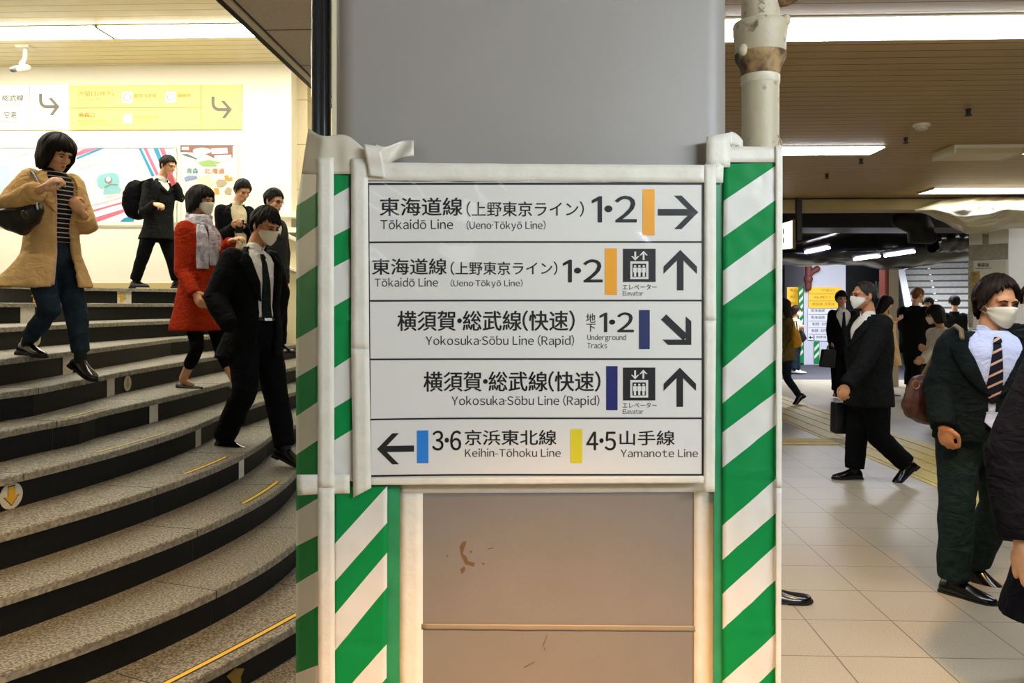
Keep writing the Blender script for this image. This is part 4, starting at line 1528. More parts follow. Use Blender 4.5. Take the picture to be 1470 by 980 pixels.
b = MB(); b.prism([lf(1390, 375, .003), lf(1397, 375, .003), lf(1397, 470, .003), lf(1390, 470, .003)], (0, .003, 0)); build('tape_strip', b, mat('tape_mottled', '#b3ab95', 0.6, var=0.4, scale=40), t, smooth=False)
t2 = thing('notice', 'paper notice with a small map taped to the white column', 'notice', lf(1418, 400, .01))
b = MB(); b.prism([lf(1398, 376, .010), lf(1444, 373, .010), lf(1444, 450, .010), lf(1398, 452, .010)], (0, .004, 0)); build('paper', b, mat('notice_paper', '#ded8c4', 0.5), t2, smooth=False)
build('lettering', letters(MB(), '構内案内図', 1404, 377.5, 1420, 383, 0, .03, fn=lambda x, y: lf(x, y, .012), res=2), M_ink, t2, smooth=False)
b = MB(); poly(b, [(1401, 385), (1424, 384.2), (1424, 385.2), (1401, 386)], 0, 0, lambda x, y: lf(x, y, .012)); build('underline', b, M_grey, t2, smooth=False)
b = MB()
poly(b, [(1395, 390), (1407, 389), (1407, 420), (1395, 421)], 0, 0, lambda x, y: lf(x, y, .012))
build('map_picture', b, mat('notice_map', '#a98d4e', 0.6, var=0.5, scale=30), t2, smooth=False)


def drape(u, v):
    x = 1312 + (1520 - 1312) * u
    y0 = np.interp(x, [1312, 1350, 1400, 1520], [301, 287, 282, 280])
    y1 = np.interp(x, [1312, 1340, 1388, 1420, 1450, 1520], [303, 310, 336, 333, 327, 329])
    y = y0 + (y1 - y0) * v
    d = 8.35 - 0.75 * math.sin(math.pi * v * .8) * (0.35 + .65 * min(1, u * 3))
    p = P(x, y, d)
    fold = 0.05 * math.sin(22 * v + 5 * u + 3 * nz(u * 4, v * 2)) * (0.4 + u) * .5 + .06 * nz(u * 10 + v * 6, v * 9, 3)
    p.y -= fold
    return p


o = build('plastic_drape', MB().grid(drape, 70, 34), mat('drape_plastic', '#b7ab86', 0.4, var=0.12, scale=6, coat=0.2))
modified(o, ('SOLIDIFY', dict(thickness=.003)))
tag(o, 'wrinkled translucent plastic sheet gathered round the top of the white column', 'plastic sheet')

# far stairs going up, with side walls
t = thing('far_staircase', 'grey flight of steps climbing away behind the crowd', 'stairs', P(1340, 0, 16).xy.to_3d())
t['kind'] = 'structure'
M_fs = mat('far_step_grey', '#96948f', 0.6, var=0.15, scale=20)
M_fr = mat('far_riser', '#b3b1aa', 0.6, var=0.12, scale=14)
fo, fa, fc = Vector((8.25, 16.5, 0)), Vector((0.37, 0.93, 0)), Vector((0.93, -0.37, 0))
fs = lambda x, y, z: fo + fc * x + fa * y + UPV * z
FW = 1.55
for i in range(18):
    y, z = i * 0.30, 0.16 * (i + 1)
    b = MB()
    b.box((0, y, z - .16), (FW, y + 0.32, z - .035), 1, fn=fs)
    b.box((0, y - .02, z - .035), (FW, y + 0.32, z), 0, fn=fs)
    b.box((.62, y - .024, z - .03), (.67, y - .02, z - .005), 2, fn=fs)
    build('step', b, [mat('far_nosing_dark', '#4b4a46', 0.6), M_fr, M_sgw], t, smooth=False)
b = MB()
b.prism([fs(0, -.3, 0), fs(0, -.3, .75), fs(0, 5.4, 3.25), fs(0, 5.4, 0)], fc * -0.10)
b.prism([fs(.02, -.3, .75), fs(.02, 5.4, 3.25), fs(.02, 5.4, 3.33), fs(.02, -.3, .83)], fc * -0.14, 1)
build('side_wall', b, [mat('far_glass_green', '#4d5a52', 0.25), mat('far_coping', '#d6d9da', 0.4)], t, smooth=False)
b = MB()
b.prism([fs(FW, -.3, 0), fs(FW, -.3, 1.2), fs(FW, 5.4, 3.7), fs(FW, 5.4, 0)], fc * 0.12)
build('side_wall', b, mat('far_side_white', '#cdd3d6', 0.4), t, smooth=False)
b = MB(); b.box((P(1276, 0, 14.6).x, 14.6, 0), (P(1290, 0, 14.6).x, 14.85, 2.35)); struct('trim_4', b, mat('pillar_beige', '#a59a84', 0.6))
b = MB(); b.box((P(1270.5, 0, 14.62).x, 14.62, 0), (P(1276, 0, 14.62).x, 14.85, 2.35)); struct('trim_5', b, mat('pillar_red', '#8e3a24', 0.6))
b = MB(); b.box((P(1215, 0, 22).x, 22, 0), (P(1276, 0, 22).x, 22.2, 3.2)); struct('wall_shutter', b, mat('shutter_dark', '#17191c', 0.5, var=0.3, scale=3))
# white slanted lettering on the dark wall
t = thing('wall_graphic', 'slanted white lettering on the dark wall behind the man with glasses', 'sign', P(1260, 420, 21.9))
b = MB(); letters(b, 'AK', 1254, 404, 1268, 428, 21.95, .03)
build('lettering', b, mat('graphic_white', '#c9cfd6', 0.5), t, smooth=False)

# hoarding with signs and striped guards, far left of the corridor
dH = 20.0
M_hd = mat('hoarding_white', '#c9cad6', 0.4)
t = thing('clad_column', 'far white hoarding with yellow and white signs and green striped guards', 'hoarding', P(1170, 0, dH).xy.to_3d())
t['kind'] = 'structure'
b = MB(); b.box((P(1154, 0, dH).x, dH, 0), (P(1214, 0, dH).x, dH + 1.4, 2.75)); build('cladding', b, M_hd, t, smooth=False)
b = MB(); b.prism([P(1128, 525, dH + 1.6).xy.to_3d(), P(1154, 525, dH).xy.to_3d(), P(1154, 525, dH).xy.to_3d() + Vector((0.1, 1.5, 0))], (0, 0, 2.7)); build('side_cladding', b, mat('hoarding_bluewhite', '#bcc6e0', 0.35), t, smooth=False)


def far_film(x0, x1, y0, y1, d):
    mb = MB()
    rect(mb, x0, y0, x1, y1, d, 0)
    y, h = y0 + 2, 5.0
    s = (x1 - x0) * 0.9
    while y < y1 - 2:
        a = [(x0 + .6, y + s), (x1 - .6, y), (x1 - .6, y + h), (x0 + .6, y + h + s)]
        if a[3][1] < y1:
            poly(mb, a, d - .004, 1)
        y += 11
    return mb


build('striped_film', far_film(1146.5, 1153.5, 411, 521, dH - .03), [M_gr, M_wh], t, smooth=False)
build('striped_film', far_film(1168.5, 1176.5, 490, 521, dH - .03), [M_gr, M_wh], t, smooth=False)
t = thing('drain_pipe', 'red branching pipe at the top of the far white hoarding', 'pipe', P(1160, 412, dH - .15))
b = MB().tube([P(1160, 413, dH - .12), P(1160.5, 378, dH - .12)], .085, 12); build('pipe', b, mat('pipe_red', '#6d3430', 0.6), t)
b = MB().tube([P(1160.5, 397, dH - .12), P(1166, 390, dH - .12), P(1173, 386, dH - .14)], [.07, .07, .08], 12); build('branch', b, MATS['pipe_red'], t)
b = MB().tube([P(1160.3, 402, dH - .12), P(1160.3, 399, dH - .12)], .11, 12); build('collar', b, MATS['pipe_red'], t)
M_fy = mat('far_sign_yellow', '#f0b81c', 0.4, emit='#f0b81c', estr=0.25)
M_fw = mat('far_sign_white', '#dcdee8', 0.4)
t = thing('direction_sign', 'far yellow and white direction board on the white hoarding', 'sign', P(1184, 480, dH - .05))
b = MB(); slab(b, [(1161, 412), (1208, 412), (1208, 442), (1161, 442)], dH - .03, .02); build('yellow_panel', b, M_fy, t, smooth=False)
b = MB(); slab(b, [(1160, 442), (1208, 442), (1208, 490), (1160, 488)], dH - .03, .02); build('white_panel', b, M_fw, t, smooth=False)
b = MB()
for y in (421.5, 431.5, 442, 451, 460.5, 470, 479):
    rect(b, 1161, y, 1208, y + .6, dH - .034)
build('rule_lines', b, M_grey, t, smooth=False)
for (s, x0, y0, x1, y1) in (('汐留口', 1178, 414.5, 1198, 418.5), ('烏森口', 1168, 424.5, 1192, 428.5), ('銀座線 浅草線', 1166, 434, 1198, 438.5), ('東海道線', 1164, 443.5, 1184, 447.5), ('東海道線', 1164, 453, 1184, 457.5),
                            ('横須賀・総武線', 1166, 462.5, 1190, 467), ('横須賀・総武線', 1165, 472, 1188, 476.5), ('京浜東北線', 1172, 481.5, 1186, 485.5)):
    build('lettering', letters(MB(), s, x0, y0, x1, y1, dH - .036, .0, res=1), M_ytx if y0 < 440 else M_grey, t, smooth=False)
b = MB(); letters(b, '↷', 1203, 433, 1206.5, 439, dH - .036, .02, res=1)
b = MB()
poly(b, [(1161, 484.2), (1164, 481.6), (1164, 483.6), (1167, 483.6), (1167, 484.8), (1164, 484.8), (1164, 486.8)], dH - .036); rect(b, 1168, 481, 1169.2, 487.5, dH - .036)
build('arrow', b, M_ink, t, smooth=False)
t = thing('direction_sign', 'narrow yellow sign on the turned side of the far hoarding', 'sign', P(1138, 425, dH + .6))
b = MB(); slab(b, [(1130, 412), (1146, 412), (1146, 441), (1130, 439)], dH + .2, .02); build('yellow_panel', b, M_fy, t, smooth=False)
for y in (414, 424, 433):
    build('lettering', letters(MB(), '東口', 1134, y, 1143, y + 4, dH + .19, .0, res=1), M_ytx, t, smooth=False)
# added fill for the far hall: unseen area lights under its ceiling
area('far_hall_fill', G(6.5, 16.5, 3.1), G(6.5, 17.0, 0), 5, 1.5, 480, (0.86, 0.90, 1.0))
area('far_hall_fill', G(9.0, 10.5, 3.1), G(8.0, 11.0, 0), 4, 1.0, 110, (1.0, 0.96, 0.88))
# ================================================================== people
UP = Vector((0, 0, 1))
SKIN = mat('skin_warm', '#d8a47c', 0.5, var=0.06, scale=18, spec=0.35)
SKIN2 = mat('skin_tan', '#c98e62', 0.5, var=0.06, scale=18, spec=0.35)


def hair_mat(name, col):
    m = mat(name, col, 0.55, spec=0.15)
    b = m.node_tree.nodes['Principled BSDF']
    c = lin(col)
    f = noise_fac(m, 60, 4, 0.3, 0.7, stretch=(1, 1, 0.12))
    lk(m, mixc(m, f, tuple(x * .5 for x in c), tuple(x * 1.6 for x in c)), b.inputs['Base Color'])
    bp = nd(m, 'ShaderNodeBump', Strength=0.5, Distance=0.004)
    lk(m, f, bp.inputs['Height']); lk(m, bp.outputs[0], b.inputs['Normal'])
    return m


H_BLACK = hair_mat('hair_black', '#17120f')
H_BROWN = hair_mat('hair_brown', '#1e140d')
H_GINGER = hair_mat('hair_ginger', '#6b4a26')
H_GREY = hair_mat('hair_greying', '#2e2a26')
M_MASK = mat('mask_white', '#ece8dc', 0.7, spec=0.2)
M_MASKY = mat('mask_cream', '#e6dcc4', 0.7, spec=0.2)
M_EYE = mat('eye_dark', '#1a120d', 0.25)
M_LIP = mat('lip', '#b06a58', 0.5)
M_SHOE = mat('shoe_black', '#0d0d0e', 0.22, coat=0.3)
C_SOCK = mat('sock_black', '#101012', 0.8)
M_SOLE = mat('shoe_sole', '#0a0a0a', 0.7)
M_GLASS = mat('spectacle_frame', '#1d1712', 0.3)


def cloth(name, col, var=0.22, scale=26, rough=0.85, bump=0.25, bs=160):
    m = mat(name, col, rough, var=var, scale=scale, bump=bump, bscale=bs, spec=0.1)
    nt = m.node_tree
    if 'folds' in nt.nodes:
        return m
    # soft folds under the weave
    b = nt.nodes['Principled BSDF']
    tc = nt.nodes.new('ShaderNodeTexCoord')
    mp = nt.nodes.new('ShaderNodeMapping')
    mp.inputs['Scale'].default_value = (1, 1, 1.7)
    mp.inputs['Rotation'].default_value = (.5, .4, 0)
    lk(m, tc.outputs['Object'], mp.inputs[0])
    n = nd(m, 'ShaderNodeTexNoise', Scale=9.0, Detail=2.5, Distortion=1.6)
    n.name = 'folds'
    lk(m, mp.outputs[0], n.inputs['Vector'])
    bp = nd(m, 'ShaderNodeBump', Strength=0.55, Distance=0.03)
    lk(m, n.outputs['Fac'], bp.inputs['Height'])
    old = b.inputs['Normal'].links
    if old:
        lk(m, old[0].from_socket, bp.inputs['Normal'])
    lk(m, bp.outputs[0], b.inputs['Normal'])
    return m


def remesh(o, vox, smooth=3, fac=0.5):
    return modified(o, ('REMESH', dict(mode='VOXEL', voxel_size=vox, use_smooth_shade=True)), ('SMOOTH', dict(factor=fac, iterations=smooth)))


def wrinkle(o, amp, s=9.0, stretch=(1, 1, .6), seed=0.0):
    me = o.data
    n = len(me.vertices)
    co = np.empty(n * 3); me.vertices.foreach_get('co', co); co = co.reshape(-1, 3)
    no = np.empty(n * 3); me.vertices.foreach_get('normal', no); no = no.reshape(-1, 3)
    d = np.array([noise.noise(Vector((c[0] * s * stretch[0] + seed, c[1] * s * stretch[1], c[2] * s * stretch[2] + .7 * c[0] * s))) + .5 * abs(noise.noise(Vector((c[0] * s * 2.1, c[1] * s * 2.1 + seed, c[2] * s * 1.7)))) for c in co])
    co += no * (d * amp)[:, None]
    me.vertices.foreach_set('co', co.ravel())
    me.update()
    return o


def lerp_tab(tab, t):
    return float(np.interp(t, [a for a, _ in tab], [b for _, b in tab]))


def hand(mb, W, d, n, th, s=1.0, curl=0.5, spread=0.0, thumb_curl=0.5):
    """hand at wrist W: d along the fingers, n out of the palm, th towards the thumb side"""
    d = Vector(d).normalized()
    n = Vector(n); n = (n - d * n.dot(d)).normalized()
    th = Vector(th); t_ = d.cross(n)
    if t_.dot(th) < 0:
        t_ = -t_
    mb.tube([W - d * .02 * s, W + d * .02 * s], [.026 * s, .028 * s], 12, flat=(n, .75))
    mb.ell(W + d * .052 * s, (t_, n, d), (.041 * s, .016 * s, .050 * s), 16, 10)
    mb.ell(W + d * .03 * s + t_ * .022 * s + n * .006 * s, (t_, n, d), (.018 * s, .014 * s, .030 * s), 12, 8)
    for i, (off, L, c) in enumerate(((.030, .074, 0.9), (.0105, .083, 1.0), (-.0095, .077, 1.05), (-.029, .060, 1.12))):
        p = W + d * (.088 - .006 * (i in (0, 3)) - .005 * (i == 3)) * s + t_ * off * s
        pts, rad = [p - d * .02 * s, p], [.0095 * s, .0095 * s]
        ang = 0.0
        for j, fr in enumerate((.46, .30, .24)):
            ang += curl * c * (0.75, 1.15, .8)[j]
            dd = d * math.cos(ang) + n * math.sin(ang) + t_ * spread * (1.5 - i) * .12
            p = p + dd.normalized() * L * fr * s
            pts.append(p)
            rad.append((.0088, .0082, .0068)[j] * s)
        mb.tube(pts, rad, 10)
    b = W + d * .025 * s + t_ * .034 * s
    q = b + (d * .55 + t_ * .62 + n * .35).normalized() * .036 * s
    e = q + (d * .9 + t_ * (.25 - .7 * thumb_curl) + n * .4 * thumb_curl).normalized() * .032 * s
    g = e + (d * .9 - t_ * thumb_curl * .6 + n * .5 * thumb_curl).normalized() * .024 * s
    mb.tube([b - d * .01 * s, q, e, g], [.014 * s, .0115 * s, .0105 * s, .0085 * s], 10)


def head_mesh(mb, H, r, f, u, s, female=False, jaw=1.0):
    A = (r, f, u)
    q = lambda x, y, z: H + r * x * s + f * y * s + u * z * s
    e = lambda x, y, z, a, b, c: mb.ell(q(x, y, z), A, (a * s, b * s, c * s), 18, 12)
    e(0, -.012, .030, .0735, .091, .082)
    e(0, .018, -.030, .0600 * jaw, .066, .074)
    e(0, .050, -.072, .040 * jaw, .036, .036)
    e(0, .064, -.092, .023, .020, .017)
    e(0, .070, .028, .052, .020, .018)
    for sx in (-1, 1):
        e(sx * .030, .076, .024, .022, .013, .008)
        e(sx * .036, .058, -.022, .024, .024, .024)
        e(sx * .0755, -.008, -.008, .008, .019, .031)
        e(sx * .012, .094, -.026, .009, .010, .008)
    mb.tube([q(0, .082, .016), q(0, .096, -.004), q(0, .106, -.022)], [.009 * s, .011 * s, .0125 * s], 12)
    e(0, .086, -.052, .022, .010, .0058)
    e(0, .083, -.064, .018, .010, .0062)


def hair_shell(name, parent, m, H, r, f, u, s, ends, th=.018, th_top=.02, flare=0.0, noise_amp=.006, part=0.0, ragged=.010, seed=0.0, swoop=0.0, back=0.0, curl_in=0.0):
    """ends: (azimuth from the face in degrees, height where the hair stops)"""
    mb = MB()
    N, K = 72, 22
    q = lambda x, y, z: H + r * x * s + f * y * s + u * z * s
    cz, rx, ry, rz = .030, .0745, .092, .083
    out, inn = [], []
    for i in range(N):
        az = 360.0 * i / N
        a = math.radians(az)
        ab = az if az <= 180 else 360 - az
        clump = abs(((i * .37 + seed * .3 + .6 * noise.noise(Vector((i * .21, seed, 7.7)))) % 1.0) - .5) * 2
        ze = lerp_tab(ends, ab) + ragged * 1.1 * (clump - .5) + ragged * noise.noise(Vector((i * .9 + seed, 3.1, seed))) + ragged * .6 * noise.noise(Vector((i * 2.3, 1.1, seed)))
        if ab < 75:
            ze += part * math.sin(a) + swoop * math.cos(a * 2.0 + 1.0) * .01
        co, ci = [], []
        for k in range(K + 1):
            t = k / K
            top = cz + rz + th_top
            z = top - (top - ze) * (1 - math.cos(t * math.pi / 2)) if ze > cz - .02 else None
            if z is None:
                # over the crown, then hanging down
                t1 = min(1, t / .55)
                z = top - (top - cz) * (1 - math.cos(t1 * math.pi / 2))
                if t > .55:
                    z = cz - (cz - ze) * (t - .55) / .45
            tz = (z - cz) / (rz + th_top)
            prof = math.sqrt(max(0.0, 1 - min(1, max(0, tz)) ** 2)) if tz > 0 else 1.0
            ex = rx + th + flare * max(0, -(z - cz)) * 2
            ey = ry + th + flare * max(0, -(z - cz)) * 1.5
            if z < cz and ab > 110:
                ey *= 1 - .55 * min(1, (cz - z) / .12) * (1 - min(1, flare * 2 + back))
                ex *= 1 - .10 * min(1, (cz - z) / .12)
            edge = 1 - .5 * max(0, t - .86) / .14
            cv_ = curl_in * max(0.0, t - .72) ** 2 * 12
            ex, ey = ex - cv_, ey - cv_
            nn = noise_amp * (noise.noise(Vector((i * .55 + seed, t * 2.5, seed))) + .6 * noise.noise(Vector((i * 1.7 + seed, t * 3, 5.0))))
            k_ = prof
            co.append(q(math.sin(a) * (ex + nn) * k_, -.012 + math.cos(a) * (ey + nn) * k_, z + nn * .5 * (1 if t < .5 else 0)))
            iw = th * edge * 0.9 + .004
            ci.append(q(math.sin(a) * max(.0, (ex - iw) * k_), -.012 + math.cos(a) * max(.0, (ey - iw) * k_), z - (.012 if tz > 0 else 0)))
        out.append(co)
        inn.append(ci)
    rings = [[out[i][k] for i in range(N)] for k in range(K + 1)] + [[inn[i][k] for i in range(N)] for k in range(K, -1, -1)]
    mb.rings(rings)
    return build(name, mb, m, parent)


SHORT = [(0, .082), (25, .078), (42, .066), (56, .044), (66, .010), (74, -.014), (80, -.012), (87, .022), (105, .024), (118, -.02), (145, -.060), (180, -.068)]
SHORT_FR = [(0, .062), (18, .050), (36, .056), (52, .046), (63, .012), (72, -.016), (80, -.020), (87, .018), (105, .020), (118, -.03), (145, -.066), (180, -.072)]
BOB = [(0, .046), (30, .042), (46, .020), (54, -.06), (65, -.105), (90, -.118), (130, -.115), (180, -.105)]
MIDBOB = [(0, .060), (28, .050), (44, .020), (56, -.03), (70, -.075), (95, -.098), (135, -.105), (180, -.10)]
LONG = [(0, .05), (30, .045), (46, .02), (55, -.08), (70, -.17), (100, -.22), (140, -.24), (180, -.24)]


def face_mask(parent, m, H, r, f, u, s):
    q = lambda x, y, z: H + r * x * s + f * y * s + u * z * s

    def fn(uu, v):
        a = math.radians(-78 + 156 * uu)
        ab = abs(a) / math.radians(78)
        zt = .004 - .012 * ab ** 1.5 - .012 * ab
        zb = -.106 + .058 * ab ** 1.6
        z = zt + (zb - zt) * v
        nose_b = .012 * math.exp(-(a / .28) ** 2) * math.exp(-((v - .28) / .3) ** 2)
        R = .079 + (.100 - .079) * math.cos(a * .8) ** 2 + nose_b - .020 * max(0, v - .62) * (1 - .3 * ab) * 2 - .004 * ab + .0014 * math.sin(v * 3.2 * math.pi)
        return q(math.sin(a) * R * .86, .012 + math.cos(a) * R * 0.98, z)
    o = build('face_mask', MB().grid(fn, 26, 14), m, parent)
    modified(o, ('SOLIDIFY', dict(thickness=.0022)))
    for sx in (-1, 1):
        e0, e1 = fn(0.02 if sx < 0 else .98, .1), fn(0.02 if sx < 0 else .98, .85)
        c = q(sx * .080, -.014, .012)
        c2 = q(sx * .082, -.022, -.012)
        build('ear_loop', MB().tube([e0, c, c2, q(sx * .078, -.012, -.034), e1], .0013 * s, 6), m, o)
    return o


def spectacles(parent, H, r, f, u, s, m=None):
    q = lambda x, y, z: H + r * x * s + f * y * s + u * z * s
    mb = MB()
    for sx in (-1, 1):
        pts = [q(sx * .032 + .022 * math.cos(a), .094 - .010 * abs(.022 * math.cos(a) + sx * 0) / .022 * .3, .004 + .014 * math.sin(a)) for a in [i * math.pi / 9 for i in range(19)]]
        mb.tube(pts, .0016 * s, 6, dome=False)
        mb.tube([q(sx * .054, .090, .008), q(sx * .076, .05, .008), q(sx * .080, -.01, .006), q(sx * .079, -.022, -.008)], .0016 * s, 6)
    mb.tube([q(-.010, .096, .006), q(.010, .096, .006)], .0016 * s, 6)
    return build('spectacles', mb, m or M_GLASS, parent)


def shoe(parent, A, t, u, s, m, flat_shoe=False):
    """A ankle joint, t toe direction, u normal of the sole"""
    t = Vector(t).normalized()
    u = Vector(u); u = (u - t * u.dot(t)).normalized()
    w = t.cross(u)
    base = A - u * .082 * s
    prof = [(-.066, .018, .040), (-.058, .031, .066), (-.03, .036, .088), (.01, .037, .098), (.05, .039, .078), (.09, .044, .060), (.135, .047, .048), (.165, .042, .040), (.188, .028, .032), (.200, .010, .022)]
    if flat_shoe:
        prof = [(-.060, .018, .040), (-.052, .028, .048), (-.03, .032, .042), (.02, .033, .026), (.07, .036, .022), (.11, .039, .026), (.14, .036, .026), (.165, .026, .022), (.18, .010, .016)]
    rings = []
    for p, hw, h in prof:
        R = []
        for k in range(16):
            a = 2 * math.pi * k / 16
            x, z = math.cos(a) * hw, math.sin(a)
            z = (.012 + (h - .012) * z) if z > 0 else .012 * (1 + z * .9)
            if z > .03:
                x *= 1 - .35 * (z - .03) / .07
            R.append(base + t * p * s + w * x * s + u * z * s)
        rings.append(R)
    o = build('shoe', MB().rings(rings), m, parent)
    modified(o, ('SUBSURF', dict(levels=1)))
    if not flat_shoe:
        rings = []
        for p, hw, h in prof:
            rings.append([base + t * p * 1.015 * s + w * sx * (hw + .003) * s + u * z * s for sx, z in ((-1, -.004), (1, -.004), (1, .008), (-1, .008))])
        build('sole', MB().rings(rings), M_SOLE, o, smooth=False)
        hb = base - t * .04 * s
        build('heel', MB().box((-1, -1, -1), (1, 1, 1), fn=lambda x, y, z: hb + t * x * .028 * s + w * y * .033 * s + u * (z * .008 - .010) * s), M_SOLE, o, smooth=False)
    return o


def person(label, D, fwd, head, neck, pelvis, arms, legs, s=1.0, hf=None, pitch=10, tilt=0, hdd=0.0, sw=.175, skin=SKIN, vox=.008, cv=.011,
           hair=None, mask=None, glasses=None, coat=None, shirt=None, tie=None, trousers=None, shoes=None, hands=None, jaw=1.0, wk=1.0, dk=1.0,
           ndd=0.0, pdd=0.0, group=None, base=None, scarf=None, shoe_flat=False, lapels=True, dsk=0.0, eyes=True):
    f = Vector((*fwd, 0)).normalized()
    r = Vector((f.y, -f.x, 0))
    Nk, Pv, Hd = P(*neck, D + ndd), P(*pelvis, D + pdd), P(*head, D + hdd)
    hfv = Vector((*(hf or fwd), 0)).normalized()
    hr = Vector((hfv.y, -hfv.x, 0))
    R = Matrix.Rotation(math.radians(-pitch), 3, hr)
    hf3, hu = R @ hfv, R @ UP
    if tilt:
        T = Matrix.Rotation(math.radians(tilt), 3, hf3)
        hr, hu = T @ hr, T @ hu
    J = {}
    for sd, sg in (('R', 1), ('L', -1)):
        J['sh' + sd] = Nk + r * sg * sw * s - UP * (.055 * s + (dsk * sg))
        J['hip' + sd] = Pv + r * sg * .088 * s - UP * .02
        if arms and sd in arms:
            (ex, ey, ed), (wx, wy, wd) = arms[sd][:2]
            J['el' + sd] = P(ex, ey, J['sh' + sd].y + ed)
            J['wr' + sd] = P(wx, wy, J['sh' + sd].y + wd)
        (kx, ky, kd), (ax, ay, ad) = legs[sd][:2]
        J['kn' + sd] = P(kx, ky, J['hip' + sd].y + kd)
        J['an' + sd] = P(ax, ay, J['hip' + sd].y + ad)
        J['td' + sd] = Vector(legs[sd][2]) if len(legs[sd]) > 2 else f
    zmin = min(J['anR'].z, J['anL'].z) - .085 * s
    b0 = Vector((Pv.x, Pv.y, zmin))
    root = thing('person', label, 'person', b0, group)
    # --- body, one continuous surface
    mb = MB()
    mb.tube([Pv - UP * .03, Pv.lerp(Nk, .5), Nk - UP * .07], [.085 * s, .085 * s, .08 * s], 14)
    mb.tube([J['shL'] + (J['shR'] - J['shL']) * .05, J['shR'] + (J['shL'] - J['shR']) * .05], .04 * s, 12)
    nb = Hd - hf3 * .022 * s - hu * .06 * s
    mb.tube([Nk - UP * .06, Nk.lerp(nb, .55), nb], [.058 * s, .050 * s, .050 * s], 16)
    head_mesh(mb, Hd, hr, hf3, hu, s, jaw=jaw)
    for sd in 'RL':
        if 'el' + sd in J:
            hp = (hands or {}).get(sd, {})
            mb.tube([J['sh' + sd], J['el' + sd], J['el' + sd].lerp(J['wr' + sd], .7) if hp.get('hidden') else J['wr' + sd]], [.036 * s, .031 * s, .025 * s], 12)
            dd = Vector(hp.get('d', (J['wr' + sd] - J['el' + sd])))
            nn = Vector(hp.get('n', r * (-1 if sd == 'R' else 1)))
            tt = Vector(hp.get('t', f))
            if not hp.get('hidden'):
                hand(mb, J['wr' + sd], dd, nn, tt, s * hp.get('s', 1.0), hp.get('curl', .45), hp.get('spread', 0.3), hp.get('tc', .5))
        mb.tube([J['hip' + sd] + UP * .03, J['kn' + sd], J['an' + sd]], [.062 * s, .045 * s, .034 * s], 12)
        tdn = J['td' + sd].normalized()
        un_ = (UP - tdn * UP.dot(tdn)).normalized()
        mb.tube([J['an' + sd] - un_ * .015, J['an' + sd] + tdn * .09 * s - un_ * .058 * s], [.031 * s, .018 * s], 10)
    o = build('body', mb, skin, root)
    remesh(o, vox, 2, .5)
    q = lambda x, y, z: Hd + hr * x * s + hf3 * y * s + hu * z * s
    # --- face
    if eyes:
        for sx in (-1, 1):
            build('eye', MB().ell(q(sx * .030, .0865, .006), (hr, hf3, hu), (.0135 * s, .005 * s, .0045 * s), 12, 8), M_EYE, root)
            build('eyebrow', MB().tube([q(sx * .014, .092, .023), q(sx * .030, .091, .027), q(sx * .046, .080, .022)], [.0032 * s, .0036 * s, .0022 * s], 8), (hair or {}).get('m', H_BLACK), root)
        if not mask:
            build('lips', MB().ell(q(0, .0945, -.058), (hr, hf3, hu), (.019 * s, .004 * s, .007 * s), 12, 8), M_LIP, root)
    if hair:
        kw = {k: v for k, v in hair.items() if k != 'm'}
        hair_shell('hair', root, hair['m'], Hd, hr, hf3, hu, s, **kw)
    if mask:
        face_mask(root, mask, Hd, hr, hf3, hu, s)
    if glasses:
        spectacles(root, Hd, hr, hf3, hu, s, glasses if glasses is not True else None)
    # --- legs
    if trousers:
        tm, tr = trousers['m'], trousers.get('r', (.098, .074, .064))
        mb = MB()
        mb.ell(Pv - UP * .02, (r, f, UP), (.172 * s * wk, .130 * s * dk, .16 * s), 20, 14)
        for sd in 'RL':
            hem = J['an' + sd] + (J['kn' + sd] - J['an' + sd]).normalized() * trousers.get('lift', .0) * s
            mb.tube([J['hip' + sd], J['hip' + sd].lerp(J['kn' + sd], .5), J['kn' + sd], J['kn' + sd].lerp(hem, .55), hem],
                    [tr[0] * s, tr[0] * .9 * s, tr[1] * s, (tr[1] + tr[2]) / 2 * s, tr[2] * s], 18, open_end=True)
        o = build('trousers', mb, tm, root)
        remesh(o, cv, 3)
        wrinkle(o, .007 * s, 11, (1, 1, .9), D)
    for sd in 'RL':
        tdn = J['td' + sd].normalized()
        un = UP - tdn * UP.dot(tdn)
        shoe(root, J['an' + sd], tdn, un, s, shoes or M_SHOE, shoe_flat)
        if not shoe_flat:
            un = un.normalized()
            lg_ = (J['kn' + sd] - J['an' + sd]).normalized()
            build('sock', MB().tube([J['an' + sd] + lg_ * .16 * s, J['an' + sd] + lg_ * .04 * s, J['an' + sd] - un * .02 * s + tdn * .012 * s], [.047 * s, .040 * s, .038 * s], 12), C_SOCK, root)
    # --- torso clothes
    W = (sw + .018) / .193 * wk
    prof_w = [(-.6, .200), (-.3, .196), (0, .186), (.3, .172), (.6, .188), (.85, .190), (.95, .150), (1.0, .100), (1.05, .070)]
    prof_d = [(-.6, .150), (-.3, .146), (0, .142), (.3, .128), (.6, .138), (.85, .122), (.95, .092), (1.0, .075), (1.05, .064)]

    def ring_pt(t, th, k=1.0, add=0.0, hem=None):
        w_, d_ = lerp_tab(prof_w, t) * s * W, lerp_tab(prof_d, t) * s * dk
        c = Pv.lerp(Nk, t) if t >= 0 or hem is None else None
        if hem is not None and t < 0:
            a = min(1, -t / hem['t'])
            c = Pv.lerp(hem['c'], a)
            w_ = w_ * (1 - a) + hem['w'] * a
            d_ = d_ * (1 - a) + hem['d'] * a
        sn, cs = math.sin(th), math.cos(th)
        sx = math.copysign(abs(sn) ** .85, sn)
        sy = math.copysign(abs(cs) ** .85, cs)
        return c + r * (w_ * k + add) * sx + f * ((d_ * k + add) * sy + .012 * s)

